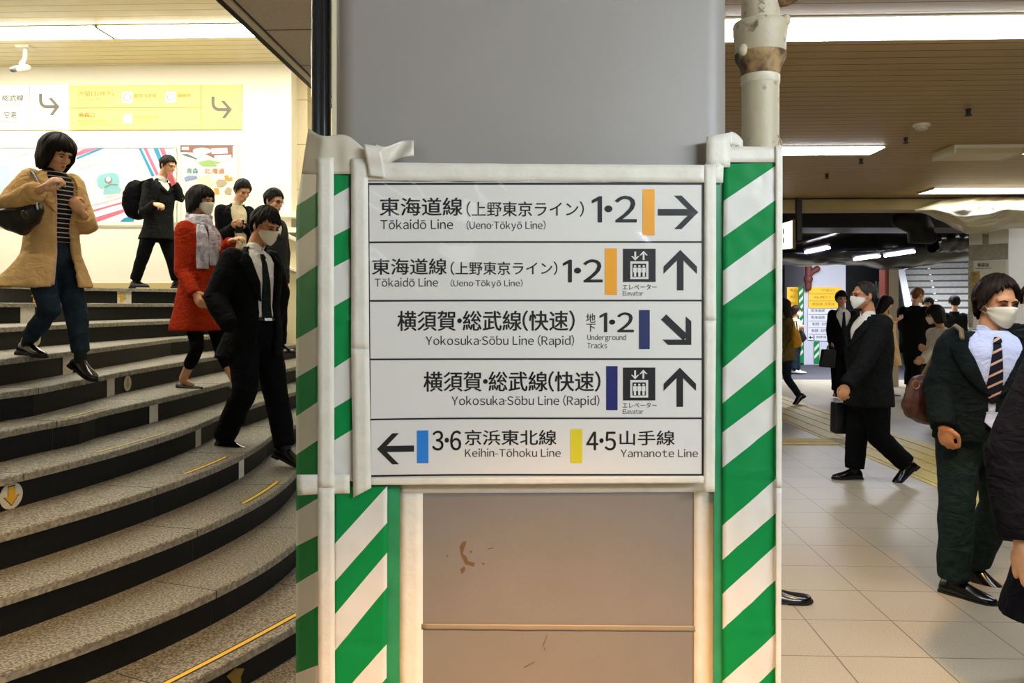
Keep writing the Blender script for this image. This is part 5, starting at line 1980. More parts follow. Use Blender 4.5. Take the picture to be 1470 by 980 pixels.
    def shell(name, m, t0, t1, gap, hem, sleeves, vx, th_, k=1.0, nT=30, nA=56, flare=None):
        mb = MB()
        rings = []
        for i in range(nT + 1):
            t = t0 + (t1 - t0) * i / nT
            g = math.radians(lerp_tab(gap, t)) if gap else 0.0
            g = max(g, .012)
            outer = [ring_pt(t, g + (2 * math.pi - 2 * g) * j / nA, k, 0.0, hem) for j in range(nA + 1)]
            inner = [ring_pt(t, g + (2 * math.pi - 2 * g) * j / nA, k, -th_, hem) for j in range(nA, -1, -1)]
            rings.append(outer + inner)
        if gap:
            mb.rings(rings)
        else:
            rr = [[ring_pt(t0 + (t1 - t0) * i / nT, 2 * math.pi * j / nA, k, 0, hem) for j in range(nA)] for i in range(nT + 1)]
            mb.rings(rr)
        if sleeves:
            ar = sleeves
            for sd in 'RL':
                if 'el' + sd not in J:
                    continue
                a = J['sh' + sd].lerp(Nk - UP * .06 * s, .16)
                e, wv = J['el' + sd], J['wr' + sd]
                wv = e.lerp(wv, ar[3] if len(ar) > 3 else 1.02)
                mb.tube([a, a.lerp(e, .35), e, e.lerp(wv, .5), wv], [ar[0] * s, (ar[0] * .6 + ar[1] * .4) * s, ar[1] * s, (ar[1] + ar[2]) / 2 * s, ar[2] * s], 18, open_end=True)
        o = build(name, mb, m, root)
        remesh(o, vx, 3)
        return o
    if shirt:
        o = shell('shirt', shirt, .15, 1.03, None, None, None, cv, .02, .90)
        mb = MB()
        for sg in (-1, 1):
            def cf(uu, v, sg=sg):
                a = sg * (.10 + uu * 2.9)
                dip = .030 * math.exp(-(uu / .16) ** 2)
                rad = (.0605 - .005 * v) * s
                c = Nk.lerp(nb, .20 + .32 * v) + UP * (-.008 - dip) * s
                return c + r * math.sin(a) * rad + f * (math.cos(a) * rad + .010 * s)
            mb.grid(cf, 20, 4)
        o = build('shirt_collar', mb, shirt, root)
        modified(o, ('SOLIDIFY', dict(thickness=.005)))
    if tie:
        ts = [(.97, .013), (.93, .020), (.91, .016), (.86, .018), (.7, .026), (.5, .034), (tie.get('end', .36), .040), (tie.get('end', .36) - .04, .004)]

        def tf(uu, v):
            x = v * (len(ts) - 1)
            i = min(int(x), len(ts) - 2)
            fr_ = x - i
            t = ts[i][0] + (ts[i + 1][0] - ts[i][0]) * fr_
            w_ = ts[i][1] + (ts[i + 1][1] - ts[i][1]) * fr_
            p = ring_pt(t, 0, .90, .007 * s + (.010 * s if t > .905 else 0))
            return p + r * (uu - .5) * 2 * w_ * s
        o = build('necktie', MB().grid(tf, 6, 40), tie['m'], root)
        modified(o, ('SOLIDIFY', dict(thickness=.004)))
    if coat:
        hem = None
        t0 = coat.get('t0', -.22)
        if 'hem' in coat:
            hx, hy, hd_, hw, hdp = coat['hem']
            hem = dict(c=P(hx, hy, D + pdd + hd_), w=hw, d=hdp, t=-t0)
        o = shell(coat.get('name', 'jacket'), coat['m'], t0, coat.get('t1', 1.03), coat.get('gap'), hem, coat.get('arm', (.078, .062, .050)), cv, 2.4 * cv, 1.0)
        wrinkle(o, coat.get('wr', .008) * s, coat.get('ws', 9), (1, 1, .8), D * 3)
        if coat.get('gap') and lapels:
            gp = coat['gap']
            tb = coat.get('lap', (.42, .98))
            for sg in (-1, 1):
                def lf_(uu, v, sg=sg):
                    t = tb[0] + (tb[1] - tb[0]) * v
                    g = math.radians(lerp_tab(gp, t))
                    wd = math.radians(30) * (math.sin(min(1, v * 1.25) * math.pi / 2) ** .8) * (1 if v < .8 else (1.0 - .5 * (v - .8) / .2)) + .02
                    a = sg * (g - .03 + uu * wd)
                    return ring_pt(t, a, 1.0, (.010 + .006 * math.sin(uu * math.pi)) * s)
                o2 = build('lapel', MB().grid(lf_, 8, 20), coat.get('lm', coat['m']), root)
                modified(o2, ('SOLIDIFY', dict(thickness=.004)))
        if coat.get('collar', True):
            def cl(uu, v):
                a = math.radians(72) + uu * math.radians(216)
                rad = (.080 - .010 * v) * s
                c = (Nk - UP * .03 * s).lerp(nb, .06 + .32 * v)
                return c + r * math.sin(a) * rad + f * (math.cos(a) * rad + .006 * s)
            o2 = build('coat_collar', MB().grid(cl, 30, 5), coat.get('lm', coat['m']), root)
            modified(o2, ('SOLIDIFY', dict(thickness=.008)))
        if coat.get('cuff'):
            for sd in coat['cuff'].get('sides', 'RL'):
                if 'el' + sd in J:
                    e, wv = J['el' + sd], J['wr' + sd]
                    rr_ = (coat.get('arm', (.078, .062, .050))[2] + .004) * s
                    o2 = build('sleeve_cuff', MB().tube([e.lerp(wv, coat['cuff'].get('at', .9)), e.lerp(wv, coat['cuff'].get('at', .9) + .1)], rr_, 16, dome=False), coat['cuff']['m'], root)
    root['J'] = 0
    del root['J']
    J.update(Nk=Nk, Pv=Pv, Hd=Hd, r=r, f=f, hr=hr, hf=hf3, hu=hu, s=s, ring=ring_pt, nb=nb)
    return root, J


# ------------------------------------------------------------------ cloths
C_BLACK = cloth('cloth_black', '#090a0b')
C_BLACK2 = cloth('cloth_black_suit', '#0c0d10')
C_DGREY = cloth('cloth_dark_grey', '#151616', .35, 40)
C_NAVY = cloth('cloth_navy', '#0e0e16', .3, 30)
C_GREENSUIT = cloth('cloth_green_black', '#111918', .35, 40)
C_TRENCH = cloth('cloth_trench', '#d3ad74', .12, 10)
C_LINING = cloth('cloth_lining', '#cfa890', .1, 10)
C_JEANS = cloth('cloth_jeans', '#27333f', .35, 14)
C_JEANS2 = cloth('cloth_jeans_dark', '#1b2733', .3, 14)
C_RED = cloth('cloth_red_coat', '#a52f10', .25, 70, bump=.5)
C_CREAM = cloth('cloth_cream', '#efe3c4', .12, 14)
C_BEIGE = cloth('cloth_beige', '#d2b07a', .12, 14)
C_OLIVE = cloth('cloth_olive', '#6e5d30', .3, 12)
C_SHIRT = cloth('cloth_shirt_white', '#e9e4d8', .03, 10)
C_SHIRTB = cloth('cloth_shirt_blue', '#c3cbe6', .04, 10)
C_SHIRTY = cloth('cloth_shirt_cream', '#e8dcb8', .04, 10)
C_CHAR = cloth('cloth_charcoal', '#2e2e2f', .35, 60)


def striped(name, c1, c2, scale, axis, width=.5, coord='Object', rot=(0, 0, 0)):
    m = mat(name, c1, 0.8, spec=.2)
    b = m.node_tree.nodes['Principled BSDF']
    tc = m.node_tree.nodes.new('ShaderNodeTexCoord')
    mp = m.node_tree.nodes.new('ShaderNodeMapping')
    mp.inputs['Rotation'].default_value = rot
    lk(m, tc.outputs[coord], mp.inputs[0])
    sep = m.node_tree.nodes.new('ShaderNodeSeparateXYZ')
    lk(m, mp.outputs[0], sep.inputs[0])
    fr_ = math_node(m, 'FRACT', math_node(m, 'MULTIPLY', sep.outputs[axis], scale))
    lk(m, mixc(m, math_node(m, 'LESS_THAN', fr_, width), lin(c1), lin(c2)), b.inputs['Base Color'])
    return m


T_STRIPE = striped('tie_striped', '#12131f', '#c9a58c', 22, 2, .22, rot=(0, math.radians(28), 0))
T_STRIPE2 = striped('top_striped', '#141217', '#cdc4c0', 34, 2, .18)
T_DARK = cloth('tie_dark_green', '#18221f', .5, 60)

SUIT_GAP = [(-.5, 3), (.30, 2), (.40, 3), (.50, 9), (.75, 24), (.95, 44), (1.05, 60)]

# ---- 1. woman in the trench coat
D = 5.1
p1, J = person('person in a tan trench coat and striped top with a black bob, on the stairs', D, (.88, -.48), (82, 221), (74, 250), (73, 366),
               arms=dict(R=((11, 294, -.12), (62, 270, -.24)), L=((126, 330, -.02), (119, 306, -.14))),
               legs=dict(R=((72, 445, -.05), (38, 489, .05), (.9, -.42, -.12)), L=((112, 462, -.08), (116, 512, -.12), (.86, -.45, -.42))),
               s=.95, hf=(.92, -.40), pitch=24, sw=.165, hair=dict(m=H_BLACK, ends=BOB, th=.036, th_top=.032, flare=.02, noise_amp=.008, ragged=.018, back=.9, curl_in=.030),
               coat=dict(name='trench_coat', m=C_TRENCH, t0=-.30, hem=(60, 413, -.02, .285, .250), gap=[(-.4, 16), (0, 15), (.5, 17), (.9, 30), (1.05, 50)], arm=(.080, .068, .060, .84), lap=(.50, .99), wr=.010),
               shirt=T_STRIPE2, trousers=dict(m=C_JEANS, r=(.088, .066, .052), lift=.03), shoes=M_SHOE,
               hands=dict(R=dict(d=(.75, .1, .6), n=(.4, .7, -.3), curl=.9), L=dict(d=(-.5, -.3, .75), n=(-.6, .6, .2), curl=1.0)), vox=.006, cv=.010)
for sg in (1,):
    def lin_(uu, v):
        t = -.28 + 1.16 * v
        g = math.radians(15)
        return J['ring'](t, sg * (-.05 + g + uu * .26), 1.0, -.014, dict(c=P(60, 413, D - .02), w=.285, d=.250, t=.30))
    modified(build('coat_lining', MB().grid(lin_, 6, 26), C_LINING, p1), ('SOLIDIFY', dict(thickness=.004)))
mb = MB().tube([P(37, 310, D - .40), P(35, 306, D - .41)], [.018, .018], 12, flat=((0, 1, 0), .5))
build('sleeve_button', mb, mat('button_brown', '#3b2a18', .4), p1)
mb = MB()
for a in range(5):
    pass
e_, w_ = J['elR'], J['wrR']
build('sleeve_strap', MB().tube([e_.lerp(w_, .62), e_.lerp(w_, .72)], .064, 18, dome=False), C_TRENCH, p1)
# handbag on her arm
bg = thing('handbag', 'black leather shoulder bag hanging under the arm of the trench coat', 'bag', P(26, 345, D - .32))
M_LEA = mat('leather_black', '#0d0d0f', .35, var=.3, scale=14, bump=.4, bscale=22)


def bagf(pts, d, dep, m, name, parent, puff=1.0, vox=.008):
    """soft bag: an outline in photo pixels given real depth, its faces bulging"""
    mb = MB()
    c = Vector((sum(p[0] for p in pts) / len(pts), sum(p[1] for p in pts) / len(pts)))
    rings = []
    for k, (sc, y) in enumerate(((.55, -.5), (.86, -.40), (1.0, -.15), (1.0, .15), (.86, .40), (.55, .5))):
        rings.append([P(c.x + (x - c.x) * sc, c.y + (y_ - c.y) * sc, d) + Vector((0, y * dep, 0)) for x, y_ in pts])
    mb.rings(rings)
    o = build(name, mb, m, parent)
    remesh(o, vox, 4)
    wrinkle(o, .006 * puff, 16, (1, 1, 1), d)
    return o


bagf([(-14, 300), (10, 300), (35, 294), (56, 286), (60, 300), (55, 318), (43, 330), (32, 338), (12, 331), (-12, 316)], D - .27, .14, M_LEA, 'bag_body', bg)
build('strap', MB().tube([P(52, 298, D - .32), P(58, 284, D - .30), P(56, 266, D - .24), P(49, 250, D - .19), P(42, 243, D - .13), P(33, 246, D + .02), P(26, 262, D + .06)], .011, 8, flat=((0, 1, 0), .7)), M_LEA, bg)
build('zip_pull', MB().tube([P(52, 290, D - .37), P(54, 300, D - .37)], .006, 8), mat('metal_bright', '#c9c6bd', .25, .9), bg)

# ---- 2. man with the backpack
D = 9.55
p2, J = person('person in a dark coat with a backpack, speaking into a pink phone on the landing', D, (.90, -.44), (241, 238), (229, 262), (226, 327),
               arms=dict(R=((206, 306, -.10), (222, 293, -.22)), L=((260, 284, -.05), (250, 264, -.08))),
               legs=dict(R=((205, 368, -.05), (194, 402, -.02), (.95, -.3, -.02)), L=((246, 368, .0), (254, 402, .05), (.95, -.25, 0))),
               s=.97, hf=(.93, -.36), pitch=20, sw=.175, hair=dict(m=H_BLACK, ends=SHORT, th=.014, th_top=.022, noise_amp=.009, ragged=.018),
               coat=dict(m=C_DGREY, name='coat', t0=-.28, hem=(224, 344, 0, .205, .18), gap=[(-.5, 0), (.78, 0), (.9, 18), (1.05, 40)], arm=(.078, .064, .054), lap=(.74, .98)),
               shirt=C_SHIRT, trousers=dict(m=C_BLACK), hands=dict(R=dict(d=(.8, -.4, -.2), n=(0, .5, -.8), curl=.9), L=dict(d=(-.45, -.2, .85), n=(-.6, .5, 0), curl=.9)), vox=.008, cv=.012)
bp_ = thing('backpack', 'black backpack on the man with the pink phone', 'backpack', P(192, 300, D))
bagf([(196, 258), (206, 262), (208, 312), (196, 316), (184, 311), (179, 296), (181, 277), (188, 262)], D - .02, .28, C_BLACK, 'bag_body', bp_, vox=.012)
build('shoulder_strap', MB().tube([P(203, 262, D - .10), P(218, 257, D - .20), P(228, 272, D - .26), P(226, 292, D - .27), P(208, 308, D - .18)], .018, 8, flat=((0, 1, 0), .6)), C_BLACK, bp_)
build('buckle', MB().box((-1, -1, -1), (1, 1, 1), fn=lambda x, y, z: P(203, 304, D - .19) + Vector((x * .035, y * .008, z * .018))), mat('metal_bright', '#c9c6bd', .25, .9), bp_, smooth=False)
ph = thing('phone', 'pink mobile phone held to the mouth by the man on the landing', 'phone', P(247, 258, D - .16))


def phone(parent, c, ax, ay, w_, h_, m, scr):
    n = ax.cross(ay).normalized()
    o = build('phone_body', MB().box((-1, -1, -1), (1, 1, 1), fn=lambda x, y, z: c + ax * x * w_ / 2 + ay * y * h_ / 2 + n * z * .005), m, parent, smooth=False)
    modified(o, ('BEVEL', dict(width=.003, segments=2)))
    build('screen', MB().quad(*[c + ax * x * w_ * .45 + ay * y * h_ * .45 + n * .0056 for x, y in ((-1, -1), (1, -1), (1, 1), (-1, 1))]), scr, parent, smooth=False)


M_SCR = mat('phone_screen', '#20242c', .15)
phone(ph, P(246.5, 257, D - .22), Vector((.8, -.45, .4)).normalized(), Vector((.35, -.1, -.93)).normalized(), .075, .145, mat('phone_pink', '#e8607c', .35), M_SCR)

# ---- 3. woman in the red coat
D = 6.2
p3, J = person('person in a red wool coat, pale scarf and white mask on the stairs', D, (.93, -.36), (289, 289), (283, 322), (285, 412),
               arms=dict(R=((262, 390, -.03), (280, 422, -.12)), L=((322, 372, -.08), (331, 346, -.20))),
               legs=dict(R=((283, 500, -.10), (263, 543, .04), (.97, -.2, -.02)), L=((318, 505, -.08), (338, 548, -.10), (.95, -.3, -.25))),
               s=.93, hf=(.95, -.30), pitch=8, sw=.165, hair=dict(m=H_BLACK, ends=MIDBOB, th=.028, th_top=.026, flare=.03, noise_amp=.010, ragged=.024, back=.7, curl_in=.012),
               mask=M_MASK, coat=dict(name='coat', m=C_RED, t0=-.36, hem=(284, 474, 0, .225, .190), arm=(.078, .062, .052), collar=False, wr=.006),
               trousers=dict(m=C_BLACK, r=(.075, .056, .046), lift=.14), shoes=mat('shoe_matt_black', '#0c0c0d', .6), shoe_flat=True,
               hands=dict(R=dict(curl=.55), L=dict(d=(.8, -.5, .25), n=(0, .3, -.9), curl=.6)), vox=.007, cv=.010)
M_SCARF = cloth('scarf_pale', '#c9c5cf', .35, 26, bump=.5, bs=90)
s_ = J['s']
mb = MB()
for k in range(3):
    pts = []
    for i in range(25):
        a = 2 * math.pi * i / 24
        c = J['Nk'].lerp(J['nb'], .05 + .26 * k) - UP * .01
        pts.append(c + J['r'] * math.sin(a) * (.082 - .004 * k) * s_ + J['f'] * (math.cos(a) * (.088 - .004 * k) * s_ + .014) + UP * (.012 * math.sin(a * 2 + k) - .018 * max(0, math.cos(a))))
    mb.tube(pts, .030 * s_, 10, dome=False)
o = build('scarf', mb, M_SCARF, p3)
remesh(o, .008, 3); wrinkle(o, .006, 26)
for sg, t1 in ((.5, .28), (-.16, .34)):
    def sc(uu, v, sg=sg, t1=t1):
        t = .98 + (t1 - .98) * v
        return J['ring'](t, sg + (uu - .5) * (.50 + .15 * v), 1.0, .018 + .010 * math.sin(uu * 9 + v * 5))
    o = build('scarf_end', MB().grid(sc, 14, 30), M_SCARF, p3)
    modified(o, ('SOLIDIFY', dict(thickness=.010)))

# ---- 4. man in the dark suit, masked, in front
D = 5.5
p6, J = person('person in an open black suit and cream mask, head bowed, lowest on the stairs', D, (.84, -.54), (381, 324), (361, 362), (364, 472),
               arms=dict(R=((307, 428, -.10), (330, 468, -.22)), L=((402, 420, .10), (392, 470, .05))),
               legs=dict(R=((352, 560, -.12), (322, 627, .05), (.93, -.36, -.06)), L=((396, 565, .05), (409, 640, -.02), (.88, -.44, -.28))),
               s=1.02, hf=(.86, -.51), pitch=24, sw=.180, hair=dict(m=H_BLACK, ends=SHORT_FR, th=.015, th_top=.026, noise_amp=.010, ragged=.020, back=.3, part=.014),
               mask=M_MASKY, coat=dict(m=C_BLACK, t0=-.30, hem=(354, 512, 0, .225, .175), gap=[(-.5, 24), (.3, 16), (.6, 17), (.9, 30), (1.05, 52)], arm=(.082, .070, .058), lap=(.36, .98)),
               shirt=C_SHIRT, tie=dict(m=T_DARK, end=.14), trousers=dict(m=C_BLACK, r=(.105, .082, .072)), shoes=M_SHOE,
               hands=dict(R=dict(hidden=True), L=dict(curl=.6)), vox=.007, cv=.010, skin=SKIN2)
mb = MB()
build('belt', MB().rings([[J['ring'](t, 2 * math.pi * j / 40, .92, .004) for j in range(40)] for t in (.11, .145)]), mat('belt_brown', '#2a1c10', .4), p6)
build('belt_buckle', MB().box((-1, -1, -1), (1, 1, 1), fn=lambda x, y, z: J['ring'](.127 + z * .018, x * .12, .92, .010 + y * .003)), mat('metal_bright', '#c9c6bd', .25, .9), p6, smooth=False)

# ---- 5. man looking at his phone, cream shirt
D = 8.8
k5, J = person('person in a black jacket and cream shirt looking down at a phone, upper stairs', D, (.62, -.78), (348, 274), (338, 297), (340, 370),
               arms=dict(R=((318, 338, -.02), (336, 325, -.26)), L=((366, 338, -.02), (350, 326, -.22))),
               legs=dict(R=((334, 415, -.05), (332, 452, 0)), L=((350, 415, -.05), (350, 452, .05))),
               s=.98, hf=(.72, -.69), pitch=30, hair=dict(m=H_BLACK, ends=SHORT, th=.016, th_top=.026, noise_amp=.008), sw=.178,
               coat=dict(m=C_BLACK2, gap=[(-.5, 22), (.5, 20), (.9, 28), (1.05, 44)], lap=(.34, .98), t0=-.2), shirt=C_SHIRTY, trousers=dict(m=C_BLACK),
               hands=dict(R=dict(d=(.7, -.5, .1), n=(.2, .3, .9), curl=.8), L=dict(d=(-.6, -.6, .1), n=(.2, .3, .9), curl=.8)), vox=.008, cv=.012)
ph = thing('phone', 'small dark phone in the hands of the person in the cream shirt', 'phone', P(344, 326, D - .42))
phone(ph, P(344, 325, D - .40), Vector((.8, .6, 0)), Vector((-.3, .4, -.86)).normalized(), .075, .15, mat('phone_dark', '#141518', .3), M_SCR)

# ---- 6. man behind the masked one, spectacles
D = 7.9
p5, J = person('person in a charcoal overcoat and spectacles behind the masked man on the stairs', D, (.88, -.47), (393, 289), (386, 316), (388, 396),
               arms=dict(R=((372, 365, 0), (380, 402, -.08)), L=((408, 362, 0), (408, 402, -.05))),
               legs=dict(R=((394, 450, -.05), (390, 494, 0)), L=((402, 450, 0), (402, 494, 0))),
               s=.98, hf=(.9, -.43), pitch=16, hair=dict(m=H_BLACK, ends=SHORT, th=.016, th_top=.024), glasses=True, sw=.172,
               coat=dict(name='coat', m=C_CHAR, t0=-.14, gap=[(-.5, 0), (.68, 0), (.9, 20), (1.05, 40)], lap=(.66, .98)), shirt=C_SHIRT, trousers=dict(m=C_BLACK),
               hands=dict(R=dict(curl=.6), L=dict(curl=.6)), vox=.009, cv=.013)

# ---- 7. man with spectacles and mask walking left
D = 6.8
p7, J = person('person in a dark suit, spectacles and white mask walking left with a briefcase', D, (-1, -.12), (1240, 424), (1250, 457), (1249, 566),
               arms=dict(L=((1240, 522, -.06), (1216, 553, -.12)), R=((1240, 520, .05), (1236, 566, .02))),
               legs=dict(R=((1230, 622, -.02), (1227, 672, -.04), (-1, -.08, 0)), L=((1262, 628, 0), (1300, 664, .02), (-.78, -.1, -.62))),
               s=.99, hf=(-1, -.10), pitch=4, sw=.185, hair=dict(m=H_GREY, ends=[(0, .096), (25, .090), (45, .062), (60, .034), (72, .0), (80, -.004), (88, .022), (105, .018), (118, -.03), (145, -.062), (180, -.068)], th=.008, th_top=.010, noise_amp=.003, ragged=.006),
               mask=M_MASK, glasses=mat('spectacle_brown', '#4d2414', .3), jaw=1.12, wk=1.05, dk=1.28,
               coat=dict(m=C_DGREY, t0=-.14, gap=[(-.5, 0), (.64, 0), (.72, 5), (.85, 14), (.97, 34), (1.05, 60)], lap=(.6, .98), arm=(.092, .076, .060)), shirt=C_SHIRT,
               trousers=dict(m=C_BLACK, r=(.115, .090, .080)), shoes=M_SHOE, skin=SKIN2,
               hands=dict(L=dict(d=(-.35, -.1, -.9), n=(.5, .6, 0), t=(-1, 0, 0), curl=.9), R=dict(curl=1.2)), vox=.006, cv=.010)


def briefcase(label, px0, px1, py0, py1, d, dep, m, tip=None, slant=0):
    t = thing('briefcase', label, 'bag', P((px0 + px1) / 2, py1, d))
    pts = [(px0 + slant, py0), (px1 + slant * .6, py0 + 1), (px1, py1), (px0, py1 - 1)]
    o = build('case_body', MB().prism([P(x, y, d) for x, y in pts], (0, dep, 0)), m, t)
    modified(o, ('BEVEL', dict(width=.018, segments=3)))
    autosmooth(o, 40)
    cx = (px0 + px1) / 2 + slant * .8
    w_ = (px1 - px0) * .22
    h_ = (px1 - px0) * .26
    build('handle', MB().tube([P(cx - w_, py0 + 1, d + dep / 2), P(cx - w_ * .8, py0 - h_ * .8, d + dep / 2), P(cx, py0 - h_, d + dep / 2), P(cx + w_ * .8, py0 - h_ * .8, d + dep / 2), P(cx + w_, py0 + 1, d + dep / 2)], .010, 10), m, t)
    f_ = MB().prism([P(px0 + slant + 1, py0, d - .006), P(px1 + slant * .6 - 1, py0 + 1, d - .006), P(px1 + slant * .3 - 1, py0 + (py1 - py0) * .42, d - .008), P(px0 + slant * .6 + 1, py0 + (py1 - py0) * .42, d - .008)], (0, .006, 0))
    build('flap', f_, m, t, smooth=False)
    return t


M_CASE = mat('case_black', '#0b0b0d', .4, var=.2, scale=20, bump=.2, bscale=80)
bc = briefcase('wide black briefcase carried behind the legs of the man with spectacles', 1199, 1272, 578, 624, D + .20, .13, M_CASE, slant=1)
build('shoulder_strap', MB().tube([P(1268, 580, D + .2), P(1273, 566, D + .2), P(1264, 560, D + .2)], .010, 8), M_CASE, bc)

# ---- 8. young man nearest on the right
D = 4.1
p14, J = person('person in a dark suit, pale blue shirt, striped tie and cream mask', D, (-.20, -.98), (1431, 436), (1420, 478), (1405, 616),
                arms=dict(R=((1347, 560, -.02), (1354, 613, -.15)), L=((1485, 575, 0), (1490, 640, -.1))),
                legs=dict(R=((1374, 726, -.04), (1369, 828, .0), (.62, -.78, -.02)), L=((1432, 726, .08), (1398, 806, .24), (.55, -.72, -.35))),
                s=1.04, hf=(.08, -1), pitch=9, sw=.185, tilt=-3, hair=dict(m=H_BROWN, ends=[(0, .104), (14, .102), (28, .094), (42, .080), (54, .056), (64, .018), (74, -.022), (83, -.026), (90, .004), (105, .006), (118, -.05), (145, -.085), (180, -.09)], th=.022, th_top=.036, noise_amp=.012, ragged=.020, back=.3, seed=2.0, part=-.012),
                mask=M_MASKY, coat=dict(m=C_GREENSUIT, t0=-.10, gap=[(-.5, 6), (.2, 4), (.36, 4), (.5, 12), (.75, 26), (.95, 44), (1.05, 60)], arm=(.084, .070, .056), lap=(.38, .98)),
                shirt=C_SHIRTB, tie=dict(m=T_STRIPE, end=.34), trousers=dict(m=cloth('cloth_green_trouser', '#1b2a2b', .3, 30), r=(.105, .080, .074)), shoes=M_SHOE, skin=SKIN2,
                hands=dict(R=dict(d=(.25, .05, -1), n=(.8, .5, 0), t=(.3, -1, 0), curl=.75, s=.92), L=dict(curl=.5)), vox=.006, cv=.009)
# shirt tail showing below the button
build('shirt_tail', MB().prism([J['ring'](.22, -.10, 1.0, .004), J['ring'](.22, .10, 1.0, .004), J['ring'](.12, .12, 1.0, .004), J['ring'](.06, .0, 1.0, .004), J['ring'](.12, -.14, 1.0, .004)], J['f'] * .006), C_SHIRTB, p14, smooth=False)
bg = thing('shoulder_bag', 'brown leather shoulder bag at the hip of the man with the striped tie', 'bag', P(1315, 608, D + .15))
M_BROWN = mat('leather_brown', '#4a2318', .45, var=.3, scale=12, bump=.3, bscale=30)
bagf([(1312, 541), (1338, 536), (1345, 560), (1342, 600), (1334, 609), (1318, 607), (1302, 598), (1297, 584), (1303, 560)], D + .16, .13, M_BROWN, 'bag_body', bg)
build('strap', MB().tube([P(1322, 545, D + .17), P(1340, 512, D + .20), P(1360, 478, D + .14), P(1372, 468, D + .03), P(1380, 474, D - .09), P(1381, 484, D - .13)], .013, 8, flat=((0, 1, 0), .6)), mat('strap_olive', '#6b5836', .6), bg)
build('ring', MB().tube([P(1315 + 5 * math.cos(a), 552 + 6 * math.sin(a), D + .09) for a in [i * math.pi / 8 for i in range(17)]], .004, 6, dome=False), mat('leather_tan', '#8a5a38', .5), bg)

# ---- 9. person cut by the right edge, nearest
D = 3.0
p15, J = person('person in a dark navy overcoat, only an arm and coat hem in view', D, (-.25, -1), (1612, 385), (1612, 448), (1590, 700),
                arms=dict(R=((1450, 655, -.02), (1466, 782, -.12)), L=((1730, 640, 0), (1720, 790, 0))),
                legs=dict(R=((1530, 900, 0), (1530, 1075, 0)), L=((1600, 900, 0), (1600, 1075, 0))),
                s=1.0, sw=.20, hair=dict(m=H_BLACK, ends=SHORT), coat=dict(name='coat', m=C_NAVY, t0=-.56, hem=(1556, 886, 0, .285, .20), gap=[(-.5, 0), (.6, 0), (.9, 20), (1.05, 40)], arm=(.105, .092, .078, .96), lap=(.6, .98)),
                shirt=C_SHIRT, trousers=dict(m=C_BLACK), hands=dict(R=dict(d=(.05, -.05, -1), n=(.75, .6, 0), t=(.5, -1, 0), curl=.28, spread=.5)), vox=.0045, cv=.010)

# ---- 10. man hidden by the column, one shoe showing
D = 4.0
p16, J = person('person hidden behind the column, only a black shoe showing right of the striped guard', D, (1, -.05), (1012, 392), (1006, 430), (1002, 600),
                arms=dict(R=((985, 540, 0), (1005, 620, -.08)), L=((1012, 540, 0), (1020, 610, -.05))),
                legs=dict(R=((1010, 730, 0), (960, 838, .1), (.9, 0, -.4)), L=((1062, 720, -.05), (1104, 845, -.08), (.96, -.05, .13))),
                s=1.0, hair=dict(m=H_BLACK, ends=SHORT), coat=dict(m=C_BLACK2, gap=SUIT_GAP), shirt=C_SHIRT, trousers=dict(m=C_BLACK), shoes=M_SHOE, vox=.010, cv=.014)

# ---- 11. man facing us with a briefcase, behind
D = 12.8
p8, J = person('person in a black suit and tie facing the camera with a black briefcase', D, (-.15, -1), (1208, 429), (1209, 446), (1207, 497),
               arms=dict(R=((1192, 473, 0), (1193, 491, -.05)), L=((1225, 473, 0), (1224, 493, 0))),
               legs=dict(R=((1200, 530, 0), (1200, 560, 0)), L=((1214, 530, 0), (1214, 560, 0))),
               s=1.0, pitch=6, hair=dict(m=H_BLACK, ends=SHORT_FR, th=.02, th_top=.028), sw=.178, coat=dict(m=C_BLACK, gap=SUIT_GAP), shirt=C_SHIRT, tie=dict(m=T_DARK), trousers=dict(m=C_BLACK),
               hands=dict(R=dict(curl=1.0)), vox=.010, cv=.014)
briefcase('black briefcase hanging from the hand of the man facing the camera', 1178, 1199, 501, 528, D - .25, .10, M_CASE, slant=4)

# ---- 12. long haired person in olive, yellow bag
D = 12.0
p9, J = person('person with long brown hair in an olive coat, half behind the striped guard', D, (-1, -.1), (1124, 440), (1127, 458), (1124, 508),
               arms=dict(L=((1130, 482, 0), (1122, 500, -.1)), R=((1124, 482, 0), (1116, 500, 0))),
               legs=dict(R=((1114, 540, 0), (1108, 572, 0)), L=((1130, 543, 0), (1146, 566, .05), (-.72, 0, -.70))),
               s=.96, hair=dict(m=H_BROWN, ends=LONG, th=.022, th_top=.02, back=.7), sw=.165, wk=1.15, dk=1.25, coat=dict(name='coat', m=C_OLIVE, t0=-.18, arm=(.09, .075, .06), wr=.014), trousers=dict(m=C_JEANS2, r=(.085, .062, .05)), vox=.010, cv=.014)
D = 17.3
p9b, J = person('person in a pale jacket and jeans with a mask, beside the far hoarding', D, (.8, -.6), (1143, 446), (1142, 459), (1142, 490),
                arms=dict(R=((1139, 478, -.05), (1147, 472, -.2)), L=((1148, 477, 0), (1150, 486, -.1))),
                legs=dict(R=((1140, 511, 0), (1140, 530, 0)), L=((1144, 511, 0), (1145, 530, 0))),
                s=.95, hair=dict(m=H_BROWN, ends=MIDBOB), mask=M_MASK, sw=.165, coat=dict(m=cloth('cloth_pale_pink', '#c9b39a', .15, 12)), trousers=dict(m=C_JEANS), shoes=mat('shoe_white', '#d9d6cc', .5), vox=.013, cv=.018)
bg = thing('tote_bag', 'yellow tote bag beside the olive coat', 'bag', P(1143, 500, 11.7))
bagf([(1138, 471), (1146, 474), (1151, 492), (1148, 498), (1138, 500), (1136, 486)], 11.7, .12, mat('bag_yellow', '#e8a51e', .6, var=.08, scale=8), 'bag_body', bg, vox=.012)
